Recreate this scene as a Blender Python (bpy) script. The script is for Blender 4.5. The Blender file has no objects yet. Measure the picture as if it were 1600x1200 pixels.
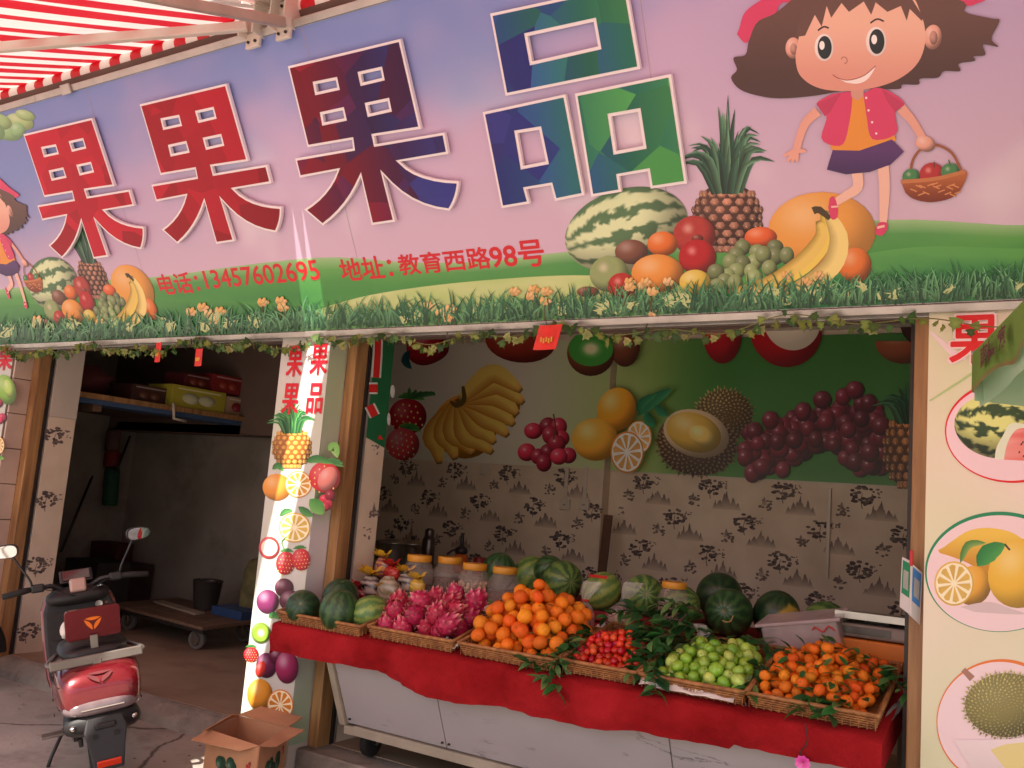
import bpy, math, random
import numpy as np
from mathutils import Vector, Matrix, noise
from mathutils.geometry import tessellate_polygon

random.seed(7)
scene = bpy.context.scene
COL = scene.collection
# ------------------------------------------------------------------ camera
YAW, PIT, ROLL, FPX, EYE = math.radians(-32.0954), math.radians(7.3914), math.radians(4.5383), 1420.2, 1.55
def cam_axes():
    cy, sy, cp, sp = math.cos(YAW), math.sin(YAW), math.cos(PIT), math.sin(PIT)
    fw = Vector((sy*cp, cy*cp, sp)); r = Vector((cy, -sy, 0)); u = r.cross(fw)
    c, s = math.cos(ROLL), math.sin(ROLL)
    return c*r+s*u, -s*r+c*u, fw
CR, CU, CF = cam_axes()
CAM = Vector((0, 0, EYE))
cam = bpy.data.cameras.new('camera'); co = bpy.data.objects.new('camera', cam); COL.objects.link(co)
cam.sensor_width = 36; cam.lens = FPX/1600*36; cam.clip_start = .05; cam.clip_end = 500
co.matrix_world = Matrix(((CR.x, CU.x, -CF.x, 0), (CR.y, CU.y, -CF.y, 0), (CR.z, CU.z, -CF.z, EYE), (0, 0, 0, 1)))
scene.camera = co
# ------------------------------------------------------------------ sky, sun, exposure
SUN = Vector((.19, -.85, 1)).normalized()
w = bpy.data.worlds.new('World'); scene.world = w; w.use_nodes = True
nt = w.node_tree; bg = nt.nodes['Background']
sky = nt.nodes.new('ShaderNodeTexSky'); sky.sky_type = 'NISHITA'; sky.sun_disc = False
sky.sun_elevation = math.asin(SUN.z); sky.sun_rotation = math.atan2(SUN.x, SUN.y); sky.dust_density = 3.0; sky.air_density = 1.0; sky.ozone_density = .6
nt.links.new(sky.outputs[0], bg.inputs[0]); bg.inputs[1].default_value = .095
sl = bpy.data.lights.new('sun', 'SUN'); sl.energy = 5.0; sl.angle = math.radians(.5); sl.color = (1, .93, .83)
so = bpy.data.objects.new('sun', sl); COL.objects.link(so); so.location = (2, -6, 12)
so.rotation_euler = (-SUN).to_track_quat('-Z', 'Y').to_euler()
vs = scene.view_settings; vs.view_transform = 'Standard'; vs.look = 'None'; vs.gamma = 1; vs.use_curve_mapping = False
vs.exposure = 1.15
scene.cycles.max_bounces = 10; scene.cycles.diffuse_bounces = 6; scene.cycles.transmission_bounces = 8; scene.cycles.transparent_max_bounces = 12
scene.cycles.sample_clamp_indirect = 8; scene.cycles.use_denoising = True
scene.cycles.caustics_reflective = False; scene.cycles.caustics_refractive = False

# ------------------------------------------------------------------ helpers
def lin1(c): return c/12.92 if c <= .04045 else ((c+.055)/1.055)**2.4
def lin(c):
    if isinstance(c, str): c = [int(c[i:i+2], 16)/255 for i in (0, 2, 4)]
    return [lin1(max(0, v)) for v in c]
def hx(s): return tuple(int(s[i:i+2], 16)/255 for i in (0, 2, 4))
def mix(a, b, t): t = max(0, min(1, t)); return tuple(a[i]*(1-t)+b[i]*t for i in range(3))
def mul(a, k): return tuple(max(0, min(1, v*k)) for v in a)
def sm(a, b, x):
    t = max(0, min(1, (x-a)/(b-a))); return t*t*(3-2*t)
def nz(x, y, z=0): return noise.noise(Vector((x, y, z)))
def ray(px, py): return CR*((px-800)/FPX) - CU*((py-600)/FPX) + CF
def on_y(px, py, Y): d = ray(px, py); return CAM+d*(Y/d.y)
def on_x(px, py, X): d = ray(px, py); return CAM+d*(X/d.x)
def on_z(px, py, Z): d = ray(px, py); return CAM+d*((Z-EYE)/d.z)

MATS = {}
def mat(name, rgb, rough=.6, metal=0, var=.12, scale=6, bump=0, bscale=60, coat=0, spec=.5, stretch=None, rgb2=None, alpha=1, trans=0):
    if name in MATS: return MATS[name]
    m = bpy.data.materials.new(name); m.use_nodes = True; MATS[name] = m
    n = m.node_tree.nodes; l = m.node_tree.links; b = n['Principled BSDF']
    c = lin(rgb)
    tc = n.new('ShaderNodeTexCoord'); mp = n.new('ShaderNodeMapping'); l.new(tc.outputs['Object'], mp.inputs[0])
    if stretch: mp.inputs['Scale'].default_value = stretch
    tx = n.new('ShaderNodeTexNoise'); tx.inputs['Scale'].default_value = scale; tx.inputs['Detail'].default_value = 6; l.new(mp.outputs[0], tx.inputs[0])
    rp = n.new('ShaderNodeValToRGB'); e = rp.color_ramp.elements
    e[0].position = .32; e[1].position = .68
    c2 = lin(rgb2) if rgb2 else [v*(1+var) for v in c]
    e[0].color = [v*(1-var) for v in c]+[1]; e[1].color = list(c2)+[1]
    l.new(tx.outputs[0], rp.inputs[0]); l.new(rp.outputs[0], b.inputs['Base Color'])
    b.inputs['Roughness'].default_value = rough; b.inputs['Metallic'].default_value = metal
    b.inputs['Coat Weight'].default_value = coat; b.inputs['Coat Roughness'].default_value = .08
    b.inputs['Specular IOR Level'].default_value = spec; b.inputs['Alpha'].default_value = alpha
    b.inputs['Transmission Weight'].default_value = trans
    if bump:
        t2 = n.new('ShaderNodeTexNoise'); t2.inputs['Scale'].default_value = bscale; t2.inputs['Detail'].default_value = 4; l.new(mp.outputs[0], t2.inputs[0])
        bm = n.new('ShaderNodeBump'); bm.inputs['Strength'].default_value = bump; bm.inputs['Distance'].default_value = .01
        l.new(t2.outputs[0], bm.inputs['Height']); l.new(bm.outputs[0], b.inputs['Normal'])
    return m
def cmat(name, rough=.5, spec=.5, coat=0, bump=0, bscale=80, var=.0, translucent=0):
    """material that takes its colour from the mesh's own colour attribute"""
    if name in MATS: return MATS[name]
    m = bpy.data.materials.new(name); m.use_nodes = True; MATS[name] = m
    n = m.node_tree.nodes; l = m.node_tree.links; b = n['Principled BSDF']
    a = n.new('ShaderNodeVertexColor'); a.layer_name = 'Col'
    l.new(a.outputs[0], b.inputs['Base Color'])
    b.inputs['Roughness'].default_value = rough; b.inputs['Specular IOR Level'].default_value = spec; b.inputs['Coat Weight'].default_value = coat
    if var:
        oi = n.new('ShaderNodeObjectInfo'); hs = n.new('ShaderNodeHueSaturation'); mr = n.new('ShaderNodeMapRange')
        mr.inputs['To Min'].default_value = 1-var; mr.inputs['To Max'].default_value = 1+var
        l.new(oi.outputs['Random'], mr.inputs[0]); l.new(mr.outputs[0], hs.inputs['Value']); l.new(a.outputs[0], hs.inputs['Color']); l.new(hs.outputs[0], b.inputs['Base Color'])
        m2 = n.new('ShaderNodeMapRange'); m2.inputs['To Min'].default_value = .5-var*.07; m2.inputs['To Max'].default_value = .5+var*.07
        ml = n.new('ShaderNodeMath'); ml.operation = 'MULTIPLY'; ml.inputs[1].default_value = 7.3; fr = n.new('ShaderNodeMath'); fr.operation = 'FRACT'
        l.new(oi.outputs['Random'], ml.inputs[0]); l.new(ml.outputs[0], fr.inputs[0]); l.new(fr.outputs[0], m2.inputs[0]); l.new(m2.outputs[0], hs.inputs['Hue'])
    if bump:
        tc = n.new('ShaderNodeTexCoord'); t2 = n.new('ShaderNodeTexNoise'); t2.inputs['Scale'].default_value = bscale; t2.inputs['Detail'].default_value = 3
        l.new(tc.outputs['Object'], t2.inputs[0]); bm = n.new('ShaderNodeBump'); bm.inputs['Strength'].default_value = bump; bm.inputs['Distance'].default_value = .01
        l.new(t2.outputs[0], bm.inputs['Height']); l.new(bm.outputs[0], b.inputs['Normal'])
    if translucent:
        tl = n.new('ShaderNodeBsdfTranslucent'); mx = n.new('ShaderNodeMixShader'); mx.inputs[0].default_value = translucent
        l.new(a.outputs[0], tl.inputs[0]); l.new(b.outputs[0], mx.inputs[1]); l.new(tl.outputs[0], mx.inputs[2]); l.new(mx.outputs[0], n['Material Output'].inputs[0])
    return m

def tag(o, label=None, cat=None, group=None, kind=None):
    if label: o['label'] = label
    if cat: o['category'] = cat
    if group: o['group'] = group
    if kind: o['kind'] = kind
    return o
def empty(name, loc=(0, 0, 0), label=None, cat=None, group=None, rot=None):
    o = bpy.data.objects.new(name, None); COL.objects.link(o); o.location = loc; o.empty_display_size = .05
    if rot is not None: o.rotation_euler = rot
    return tag(o, label, cat, group)
def attach(o, parent, world=True):
    if parent is None: return o
    o.parent = parent
    if world:
        # vertices are in world coordinates: cancel the thing's own placement
        mw = Matrix.Identity(4); q = parent
        chain = []
        while q is not None: chain.append(q); q = q.parent
        for q in reversed(chain): mw = mw @ q.matrix_parent_inverse @ q.matrix_basis
        o.matrix_parent_inverse = mw.inverted()
    return o
class MB:
    """collects shapes for ONE mesh object"""
    def __init__(s): s.v = []; s.f = []; s.c = []; s.cc = (1, 1, 1)
    def add(s, vs, fs, cols=None):
        k = len(s.v); s.v += [tuple(p) for p in vs]; s.f += [tuple(i+k for i in f) for f in fs]
        s.c += (list(cols) if cols else [s.cc]*len(vs)); return s
    def box(s, c, d, rot=None, taper=1):
        x, y, z = d[0]/2, d[1]/2, d[2]/2; c = Vector(c)
        vs = [Vector((a*x*(taper if k > 0 else 1), b*y*(taper if k > 0 else 1), k*z)) for k in (-1, 1) for a, b in ((-1, -1), (1, -1), (1, 1), (-1, 1))]
        if rot: R = rot if isinstance(rot, Matrix) else Matrix.Rotation(rot, 3, 'Z'); vs = [R@v for v in vs]
        return s.add([v+c for v in vs], [(0, 3, 2, 1), (4, 5, 6, 7), (0, 1, 5, 4), (1, 2, 6, 5), (2, 3, 7, 6), (3, 0, 4, 7)])
    def b2(s, lo, hi): return s.box([(a+b)/2 for a, b in zip(lo, hi)], [b-a for a, b in zip(lo, hi)])
    def cyl(s, p, q, r0, r1=None, n=16, caps=True):
        return s.tube([p, q], [r0, r0 if r1 is None else r1], n, caps)
    def tube(s, pts, r, n=8, caps=True, sx=1):
        pts = [Vector(p) for p in pts]; rs = r if isinstance(r, (list, tuple)) else [r]*len(pts); vs = []
        prev = None
        for i, p in enumerate(pts):
            t = (pts[min(i+1, len(pts)-1)]-pts[max(i-1, 0)]).normalized()
            if prev is None:
                a = Vector((0, 0, 1)) if abs(t.z) < .9 else Vector((1, 0, 0)); u = t.cross(a).normalized()
            else: u = (prev-t*prev.dot(t)).normalized()
            prev = u; w_ = t.cross(u)
            for k in range(n):
                an = 2*math.pi*k/n; vs.append(p+(u*math.cos(an)*sx+w_*math.sin(an))*rs[i])
        fs = [(i*n+k, i*n+(k+1) % n, (i+1)*n+(k+1) % n, (i+1)*n+k) for i in range(len(pts)-1) for k in range(n)]
        if caps: fs += [tuple(range(n))[::-1], tuple((len(pts)-1)*n+k for k in range(n))]
        return s.add(vs, fs)
    def lathe(s, prof, c=(0, 0, 0), n=24, ax=None, colf=None):
        c = Vector(c); vs = []; cs = []
        R = Vector((0, 0, 1)).rotation_difference(Vector(ax)).to_matrix() if ax is not None else Matrix.Identity(3)
        for r, z in prof:
            for k in range(n):
                a = 2*math.pi*k/n; vs.append(c+R@Vector((r*math.cos(a), r*math.sin(a), z))); cs.append(colf(r, z, a) if colf else s.cc)
        m = len(prof)
        fs = [(i*n+k, i*n+(k+1) % n, (i+1)*n+(k+1) % n, (i+1)*n+k) for i in range(m-1) for k in range(n)]
        if prof[0][0] > 1e-5: fs.append(tuple(range(n))[::-1])
        if prof[-1][0] > 1e-5: fs.append(tuple((m-1)*n+k for k in range(n)))
        return s.add(vs, fs, cs)
    def ball(s, c, r, nu=20, nv=12, colf=None, disp=None):
        c = Vector(c); r = r if isinstance(r, (tuple, list)) else (r, r, r); vs = []; cs = []
        for j in range(nv+1):
            ph = math.pi*j/nv
            for i in range(nu):
                th = 2*math.pi*i/nu; d = Vector((math.sin(ph)*math.cos(th), math.sin(ph)*math.sin(th), math.cos(ph)))
                k = disp(d, th, ph) if disp else 1
                vs.append(c+Vector((d.x*r[0]*k, d.y*r[1]*k, d.z*r[2]*k))); cs.append(colf(d, th, ph) if colf else s.cc)
        fs = [(j*nu+i, (j+1)*nu+i, (j+1)*nu+(i+1) % nu, j*nu+(i+1) % nu) for j in range(nv) for i in range(nu)]
        return s.add(vs, fs, cs)
    def quad(s, a, b, c, d): return s.add([a, b, c, d], [(0, 1, 2, 3)])
    def grid(s, fn, nu, nv, colf=None):
        vs = []; cs = []
        for j in range(nv+1):
            for i in range(nu+1):
                u, v = i/nu, j/nv; vs.append(fn(u, v)); cs.append(colf(u, v) if colf else s.cc)
        fs = [(j*(nu+1)+i, j*(nu+1)+i+1, (j+1)*(nu+1)+i+1, (j+1)*(nu+1)+i) for j in range(nv) for i in range(nu)]
        return s.add(vs, fs, cs)
    def prism(s, loops, fn, h0, h1):
        """loops of 2-D points (outer, holes) -> slab between heights h0 and h1 of fn(x, y, h)"""
        tris = tessellate_polygon([[Vector((x, y, 0)) for x, y in L] for L in loops]); flat = [p for L in loops for p in L]; n = len(flat)
        vs = [fn(x, y, h0) for x, y in flat]+[fn(x, y, h1) for x, y in flat]
        fs = []
        for t in tris:
            a, b, c = (Vector(flat[i]) for i in t)
            if (b-a).cross(c-a) < 0: t = (t[0], t[2], t[1])
            fs.append(tuple(i+n for i in t)); fs.append(tuple(t)[::-1])
        k = 0
        for L in loops:
            m = len(L); ar = sum(L[i][0]*L[(i+1) % m][1]-L[(i+1) % m][0]*L[i][1] for i in range(m))
            first = L is loops[0]
            for i in range(m):
                a, b = k+i, k+(i+1) % m
                q = (a, b, b+n, a+n)
                if (ar > 0) != first: q = q[::-1]
                fs.append(q)
            k += m
        return s.add(vs, fs)
    def mesh(s, name, m, smooth=False):
        me = bpy.data.meshes.new(name); me.from_pydata(s.v, [], s.f)
        at = me.color_attributes.new('Col', 'FLOAT_COLOR', 'POINT')
        a = np.ones((len(s.v), 4), np.float32); c = np.array(s.c, np.float64).reshape(-1, 3).clip(0, 1)
        a[:, :3] = np.where(c <= .04045, c/12.92, ((c+.055)/1.055)**2.4); at.data.foreach_set('color', a.ravel())
        if m: me.materials.append(m)
        if smooth: me.polygons.foreach_set('use_smooth', [True]*len(me.polygons))
        me.update(); return me
    def build(s, name, m, parent=None, smooth=False, bevel=0, world=True, auto=None, segs=2, subsurf=0, solid=0):
        me = s.mesh(name, m, smooth); o = bpy.data.objects.new(name, me); COL.objects.link(o)
        if auto and smooth:
            me.set_sharp_from_angle(angle=math.radians(auto))
        if solid:
            md = o.modifiers.new('solid', 'SOLIDIFY'); md.thickness = solid; md.offset = 0
        if bevel:
            md = o.modifiers.new('bevel', 'BEVEL'); md.width = bevel; md.segments = segs; md.limit_method = 'ANGLE'; md.angle_limit = math.radians(40)
        if subsurf:
            md = o.modifiers.new('sub', 'SUBSURF'); md.levels = subsurf; md.render_levels = subsurf
        return attach(o, parent, world)
def part_box(name, lo, hi, m, parent, bevel=0): return MB().b2(lo, hi).build(name, m, parent, bevel=bevel)
def inst(name, me, loc, rot=(0, 0, 0), sc=1, parent=None, label=None, cat=None, group=None):
    o = bpy.data.objects.new(name, me); COL.objects.link(o); o.location = loc; o.rotation_euler = rot
    o.scale = sc if isinstance(sc, (tuple, list)) else (sc, sc, sc)
    if parent: attach(o, parent)
    return tag(o, label, cat, group)
def copy_tree(o, parent=None):
    c = o.copy(); COL.objects.link(c)
    if parent: c.parent = parent
    for ch in list(o.children): copy_tree(ch, c)
    return c

# ------------------------------------------------------------------ flat print on a real plane
class Print:
    """coloured vinyl print lying on a plane; shapes are given in the artwork's own picture coordinates"""
    STEP = 1e-5; gain = 1; auto = None; mod = 6000
    def __init__(s, plane, normal, base=.0006, off=(0, 0, 0), tf=(1, 0, 0)): s.tf = tf; s.pl = plane; s.n = Vector(normal).normalized(); s.mb = MB(); s.k = 0; s.base = base; s.off = Vector(off)
    def P(s, x, y): return s.pl(x/s.tf[0]+s.tf[1], y/s.tf[0]+s.tf[2])+s.n*(s.base+s.k*s.STEP)+s.off
    def lay(s): s.k = (s.k+1) % s.mod
    def poly(s, pts, col, cf=None, dens=0):
        s.lay(); t = tessellate_polygon([[Vector((x, y, 0)) for x, y in pts]])
        s.mb.add([s.P(x, y) for x, y in pts], t, [cf(x, y) if cf else col for x, y in pts])
    def blob(s, cx, cy, rx, ry, rot=0, col=(1, 1, 1), cf=None, nt=28, nr=5, out=None, hl=(-.35, -.4), dark=.45, light=.35, a0=0, a1=2*math.pi):
        """shaded round shape: light spot hl, darker rim"""
        s.lay(); vs = []; cs = []; c, d = math.cos(rot), math.sin(rot)
        full = abs(a1-a0-2*math.pi) < 1e-6; m = nt if full else nt+1
        for j in range(nr+1):
            q = j/nr
            for i in range(m):
                th = a0+(a1-a0)*i/nt; o = out(th) if out else 1
                u, v = q*math.cos(th)*o, q*math.sin(th)*o
                x, y = cx+u*rx*c-v*ry*d, cy+u*rx*d+v*ry*c
                vs.append(s.P(x, y))
                if cf: cs.append(cf(u, v, x, y))
                else:
                    uu, vv = u*c-v*d, u*d+v*c
                    e = math.hypot(uu-hl[0], vv-hl[1]); k = col
                    k = mix(mix(col, (1, 1, 1), light), k, sm(0, .75, e)); k = mix(k, mul(col, 1-dark), sm(.75, 1.5, e)); cs.append(k)
        fs = [(j*m+i, j*m+(i+1) % m, (j+1)*m+(i+1) % m, (j+1)*m+i) for j in range(nr) for i in range(nt)]
        s.mb.add(vs, fs, cs)
    def rib(s, pts, wd, col, cf=None, n=None):
        """ribbon along points; wd width or list; cf(t, side) colour"""
        s.lay()
        if n: pts = spline(pts, n)
        m = len(pts); vs = []; cs = []
        for i, (x, y) in enumerate(pts):
            a, b = pts[max(i-1, 0)], pts[min(i+1, m-1)]; tx, ty = b[0]-a[0], b[1]-a[1]; L = math.hypot(tx, ty) or 1
            t = i/(m-1)
            if callable(wd): h = wd(t)/2
            elif isinstance(wd, (list, tuple)): q = t*(len(wd)-1); k = min(int(q), len(wd)-2); h = (wd[k]*(1-q+k)+wd[k+1]*(q-k))/2
            else: h = wd/2
            for sd in (-1, 0, 1):
                vs.append(s.P(x-ty/L*h*sd, y+tx/L*h*sd)); cs.append(cf(t, sd) if cf else col)
        fs = []
        for i in range(m-1):
            for k in (0, 1): fs.append((i*3+k, i*3+k+1, i*3+k+4, i*3+k+3))
        s.mb.add(vs, fs, cs)
    def ring(s, cx, cy, rx, ry, w0, w1, col, phase=0, n=64):
        s.lay(); vs = []
        for i in range(n):
            th = 2*math.pi*i/n; h = w0+(w1-w0)*(.5+.5*math.cos(th-phase))
            for q in (0, 1): vs.append(s.P(cx+(rx-h*q)*math.cos(th), cy+(ry-h*q)*math.sin(th)))
        s.mb.add(vs, [(2*i, 2*i+1, (2*i+3) % (2*n), (2*i+2) % (2*n)) for i in range(n)], [col]*(2*n))
    def cut(s, name, parent=None, m=None):
        if s.gain != 1: s.mb.c = [mul(c, s.gain) for c in s.mb.c]
        if s.mb.f: s.mb.build(name, m or PRINT, parent or s.auto)
        s.mb = MB()
    def build(s, name, parent, m=None):
        if s.gain != 1: s.mb.c = [mul(c, s.gain) for c in s.mb.c]
        if s.mb.f: return s.mb.build(name, m or PRINT, parent)
def spline(pts, n):
    out = []; m = len(pts)
    for i in range(n):
        q = i/(n-1)*(m-1); k = min(int(q), m-2); t = q-k
        p0, p1, p2, p3 = pts[max(k-1, 0)], pts[k], pts[k+1], pts[min(k+2, m-1)]
        out.append(tuple(.5*((2*p1[j])+(-p0[j]+p2[j])*t+(2*p0[j]-5*p1[j]+4*p2[j]-p3[j])*t*t+(-p0[j]+3*p1[j]-3*p2[j]+p3[j])*t**3) for j in range(len(p1))))
    return out
PRINT = cmat('printed_vinyl', .38, .4)
PAPER = cmat('printed_paper', .7, .25)
def text_mesh(txt, bold=.02):
    cu = bpy.data.curves.new('t', 'FONT'); cu.body = txt; cu.size = 1; cu.offset = bold; cu.fill_mode = 'FRONT' if hasattr(cu, 'fill_mode') and False else cu.fill_mode
    cu.resolution_u = 3
    o = bpy.data.objects.new('t', cu); COL.objects.link(o); dg = bpy.context.evaluated_depsgraph_get(); dg.update()
    me = o.evaluated_get(dg).to_mesh(); v = [tuple(p.co) for p in me.vertices]; f = [tuple(p.vertices) for p in me.polygons]
    bpy.data.objects.remove(o); bpy.data.curves.remove(cu)
    x0, x1 = min(p[0] for p in v), max(p[0] for p in v); y0, y1 = min(p[1] for p in v), max(p[1] for p in v)
    return [((p[0]-x0)/(x1-x0), (p[1]-y0)/(y1-y0)) for p in v], f
def text_on(pr, txt, a, b, col, bold=.02):
    """lettering filling the rectangle of the plane from corner a (lower left) to b (upper right), both world points on the plane"""
    v, f = text_mesh(txt, 0); a, b = Vector(a), Vector(b); d = b-a; ex = Vector((d.x, 0, 0)); ey = d-ex; k_ = bold*ey.length
    for q in range(13):
        rr_ = 0 if q == 0 else (k_ if q > 6 else k_*.55); an = q*1.047+.3*(q > 6); o_ = ex.normalized()*rr_*math.cos(an)+ey.normalized()*rr_*math.sin(an)
        pr.lay(); n = pr.n*(pr.base+pr.k*pr.STEP); pr.mb.add([a+ex*x+ey*y+n+o_ for x, y in v], f, [col]*len(v))
# ================================================================== dimensions of the place (metres)
TILT = math.radians(29); S0 = Vector((0, 3.78, 2.444)); SUP = Vector((0, -math.sin(TILT), math.cos(TILT))); SN = Vector((0, -math.cos(TILT), -math.sin(TILT)))
SLEN = 1.585
def sgn(px, py): d = ray(px, py); return CAM+d*(SN.dot(S0-CAM)/SN.dot(d))
def yplane(Y): return lambda x, y: on_y(x, y, Y)
FRONT = (0, -1, 0)
# ------------------------------------------------------------------ materials
M_CONC = mat('street_concrete', 'aca298', .85, var=.2, scale=1.3, bump=.25, bscale=30, rgb2='bab0a6')
def add_cracks(m, scale=.55):
    n = m.node_tree.nodes; l = m.node_tree.links; b = n['Principled BSDF']; src = b.inputs['Base Color'].links[0].from_socket
    tc = n.new('ShaderNodeTexCoord'); nn = n.new('ShaderNodeTexNoise'); nn.inputs['Scale'].default_value = 2.2; nn.inputs['Detail'].default_value = 5
    va = n.new('ShaderNodeVectorMath'); va.operation = 'MULTIPLY_ADD'; va.inputs[1].default_value = (.35, .35, 0)
    l.new(tc.outputs['Object'], nn.inputs[0]); l.new(nn.outputs['Color'], va.inputs[0]); l.new(tc.outputs['Object'], va.inputs[2])
    vo = n.new('ShaderNodeTexVoronoi'); vo.feature = 'DISTANCE_TO_EDGE'; vo.inputs['Scale'].default_value = scale; l.new(va.outputs[0], vo.inputs[0])
    mr = n.new('ShaderNodeMapRange'); mr.inputs['From Max'].default_value = .012; l.new(vo.outputs[0], mr.inputs[0])
    mx = n.new('ShaderNodeMix'); mx.data_type = 'RGBA'; mx.inputs[6].default_value = lin('4a4038')+[1]; l.new(mr.outputs[0], mx.inputs[0]); l.new(src, mx.inputs[7]); l.new(mx.outputs[2], b.inputs['Base Color'])
add_cracks(M_CONC)
def add_stains(m, col, scale, lo, hi, amt):
    n = m.node_tree.nodes; l = m.node_tree.links; b = n['Principled BSDF']; src = b.inputs['Base Color'].links[0].from_socket
    tc = n.new('ShaderNodeTexCoord'); t = n.new('ShaderNodeTexNoise'); t.inputs['Scale'].default_value = scale; t.inputs['Detail'].default_value = 9; t.inputs['Roughness'].default_value = .68; l.new(tc.outputs['Object'], t.inputs[0])
    mr = n.new('ShaderNodeMapRange'); mr.inputs['From Min'].default_value = lo; mr.inputs['From Max'].default_value = hi; mr.inputs['To Max'].default_value = amt; l.new(t.outputs[0], mr.inputs[0])
    mx = n.new('ShaderNodeMix'); mx.data_type = 'RGBA'; mx.inputs[7].default_value = lin(col)+[1]; l.new(mr.outputs[0], mx.inputs[0]); l.new(src, mx.inputs[6]); l.new(mx.outputs[2], b.inputs['Base Color'])
add_stains(M_CONC, '6a5f56', 2.4, .5, .68, .6); add_stains(M_CONC, '554b44', 60, .62, .7, .5)
M_STEP = mat('step_concrete', '8f867d', .9, var=.25, scale=5, bump=.5, bscale=50, rgb2='a0978c')
M_FLOOR = mat('shop_floor_cement', '9a826e', .5, var=.14, scale=2, bump=.08, bscale=25, rgb2='a8907c')
add_stains(M_STEP, '5a5048', 6, .48, .66, .6); add_stains(M_FLOOR, '6a5748', 2.8, .5, .66, .45); add_stains(M_FLOOR, '5a4a40', 70, .64, .7, .5)
M_PLASTER = mat('white_plaster', 'e4dcd4', .9, var=.1, scale=3, bump=.1)
M_DARKWALL = mat('brown_wall', '6d5a52', .9, var=.12, scale=2, bump=.1)
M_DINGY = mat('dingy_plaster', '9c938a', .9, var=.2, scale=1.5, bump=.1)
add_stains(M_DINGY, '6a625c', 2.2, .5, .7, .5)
M_WP = mat('wallpaper_base', 'dfcab4', .75, var=.12, scale=3, rgb2='e6d4c0')
M_WOOD = mat('varnished_pine', '9c7048', .5, var=.28, scale=3, stretch=(9, 9, .7), bump=.12, bscale=18, rgb2='b48858')
M_ALU = mat('aluminium_strip', 'b9b2ac', .42, metal=.7, var=.12, scale=8)
M_DARKMETAL = mat('dark_steel', '3b3634', .5, metal=.5, var=.2)
M_WHITEWALL = mat('white_paint_wall', 'cfc3b8', .8, var=.08, scale=2)
M_TILE = mat('pink_tile', 'c9b1a4', .35, var=.1, scale=4)
M_GROUT = mat('grout', '6a5d56', .9)

# ================================================================== setting
def struct(name, mb, m, **k): return tag(mb.build(name, m, **k), kind='structure')
struct('ground', MB().quad((-80, -80, 0), (80, -80, 0), (80, 60, 0), (-80, 60, 0)), M_CONC)
mb = MB(); prof = [(3.93, .0), (3.95, .05), (4.03, .112), (4.06, .12), (4.5, .12), (4.5, -.05), (3.93, -.05)]
mb.prism([prof], lambda y, z, h: Vector((h, y, z)), -10, -4.04)
struct('step', mb, M_STEP)
mb = MB(); mb.prism([[(3.885, -.05), (3.885, .11), (3.895, .12), (4.5, .12), (4.5, -.05)]], lambda y, z, h: Vector((h, y, z)), -3.64, .6)
struct('step', mb, M_STEP)
struct('shop_floor', MB().b2((-10, 4.08, .05), (-3.7, 6.7, .1245)), M_FLOOR)
struct('shop_floor', MB().b2((-3.69, 4.08, .05), (1, 6.7, .1245)), M_FLOOR)

bld = empty('shop_building', (-3.5, 6, 0), 'single-storey shop building with two wide openings behind the slanted signboard', 'building')
part_box('upper_wall', (-10, 4.0, 2.46), (2, 4.2, 6.2), M_DARKWALL, bld)
part_box('back_wall', (-6.4, 6.5, .12), (-3.16, 6.8, 2.95), M_WP, bld)
part_box('back_wall', (-3.16, 6.62, .12), (1, 6.8, 2.95), M_WP, bld)
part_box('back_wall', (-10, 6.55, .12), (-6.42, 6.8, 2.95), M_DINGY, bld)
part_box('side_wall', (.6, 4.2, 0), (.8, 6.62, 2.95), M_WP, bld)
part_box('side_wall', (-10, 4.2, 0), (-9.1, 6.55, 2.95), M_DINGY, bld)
part_box('ceiling', (-10, 4.2, 2.95), (2, 6.8, 3.1), M_PLASTER, bld)
part_box('ceiling_beam', (-9.1, 6.2, 2.0), (-6.5, 6.54, 2.94), M_DARKWALL, bld)
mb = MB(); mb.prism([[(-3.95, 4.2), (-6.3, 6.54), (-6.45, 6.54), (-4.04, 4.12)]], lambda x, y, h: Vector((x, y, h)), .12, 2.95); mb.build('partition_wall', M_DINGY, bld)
# pillars
part_box('pillar', (-4.035, 3.83, 0), (-3.655, 4.3, 2.44), M_WHITEWALL, bld)
part_box('pillar', (-.48, 3.815, 0), (.6, 4.3, 2.44), M_WHITEWALL, bld)
part_box('pillar', (-8.2, 3.84, 0), (-6.92, 4.3, 2.44), M_GROUT, bld)
for i, z in enumerate(np.arange(.05, 2.4, .268)):
    part_box('tile', (-6.925, 3.845, z), (-6.9, 3.985, min(z+.262, 2.44)), M_TILE, bld, .002)
# wooden door posts
def post(x0, x1, y0, y1): part_box('wooden_post', (x0, y0, .1), (x1, y1, 2.5), M_WOOD, bld, .006)
post(-3.648, -3.578, 3.97, 4.075); post(-6.905, -6.82, 3.985, 4.085); post(-.546, -.486, 3.86, 3.96)
for x in (-3.605, -6.845): part_box('shutter_rail', (x, 4.076, .12), (x+.035, 4.098, 2.45), M_DARKMETAL, bld); part_box('shutter_rail', (x, 4.105, .12), (x+.04, 4.112, 2.45), M_ALU, bld)
part_box('shutter_rail', (-.575, 3.97, .12), (-.55, 4.02, 2.45), M_DARKMETAL, bld)
# wall returns behind the posts
part_box('return_wall', (-3.645, 4.114, .12), (-3.57, 4.295, 2.94), M_WP, bld)
part_box('return_wall', (-6.95, 4.114, .12), (-6.8, 4.335, 1.93), M_WP, bld)
part_box('return_wall', (-6.95, 4.114, 1.932), (-6.798, 4.338, 2.94), M_WHITEWALL, bld)
part_box('return_wall', (-9.1, 4.25, .12), (-6.96, 4.33, 2.94), M_DINGY, bld)
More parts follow.
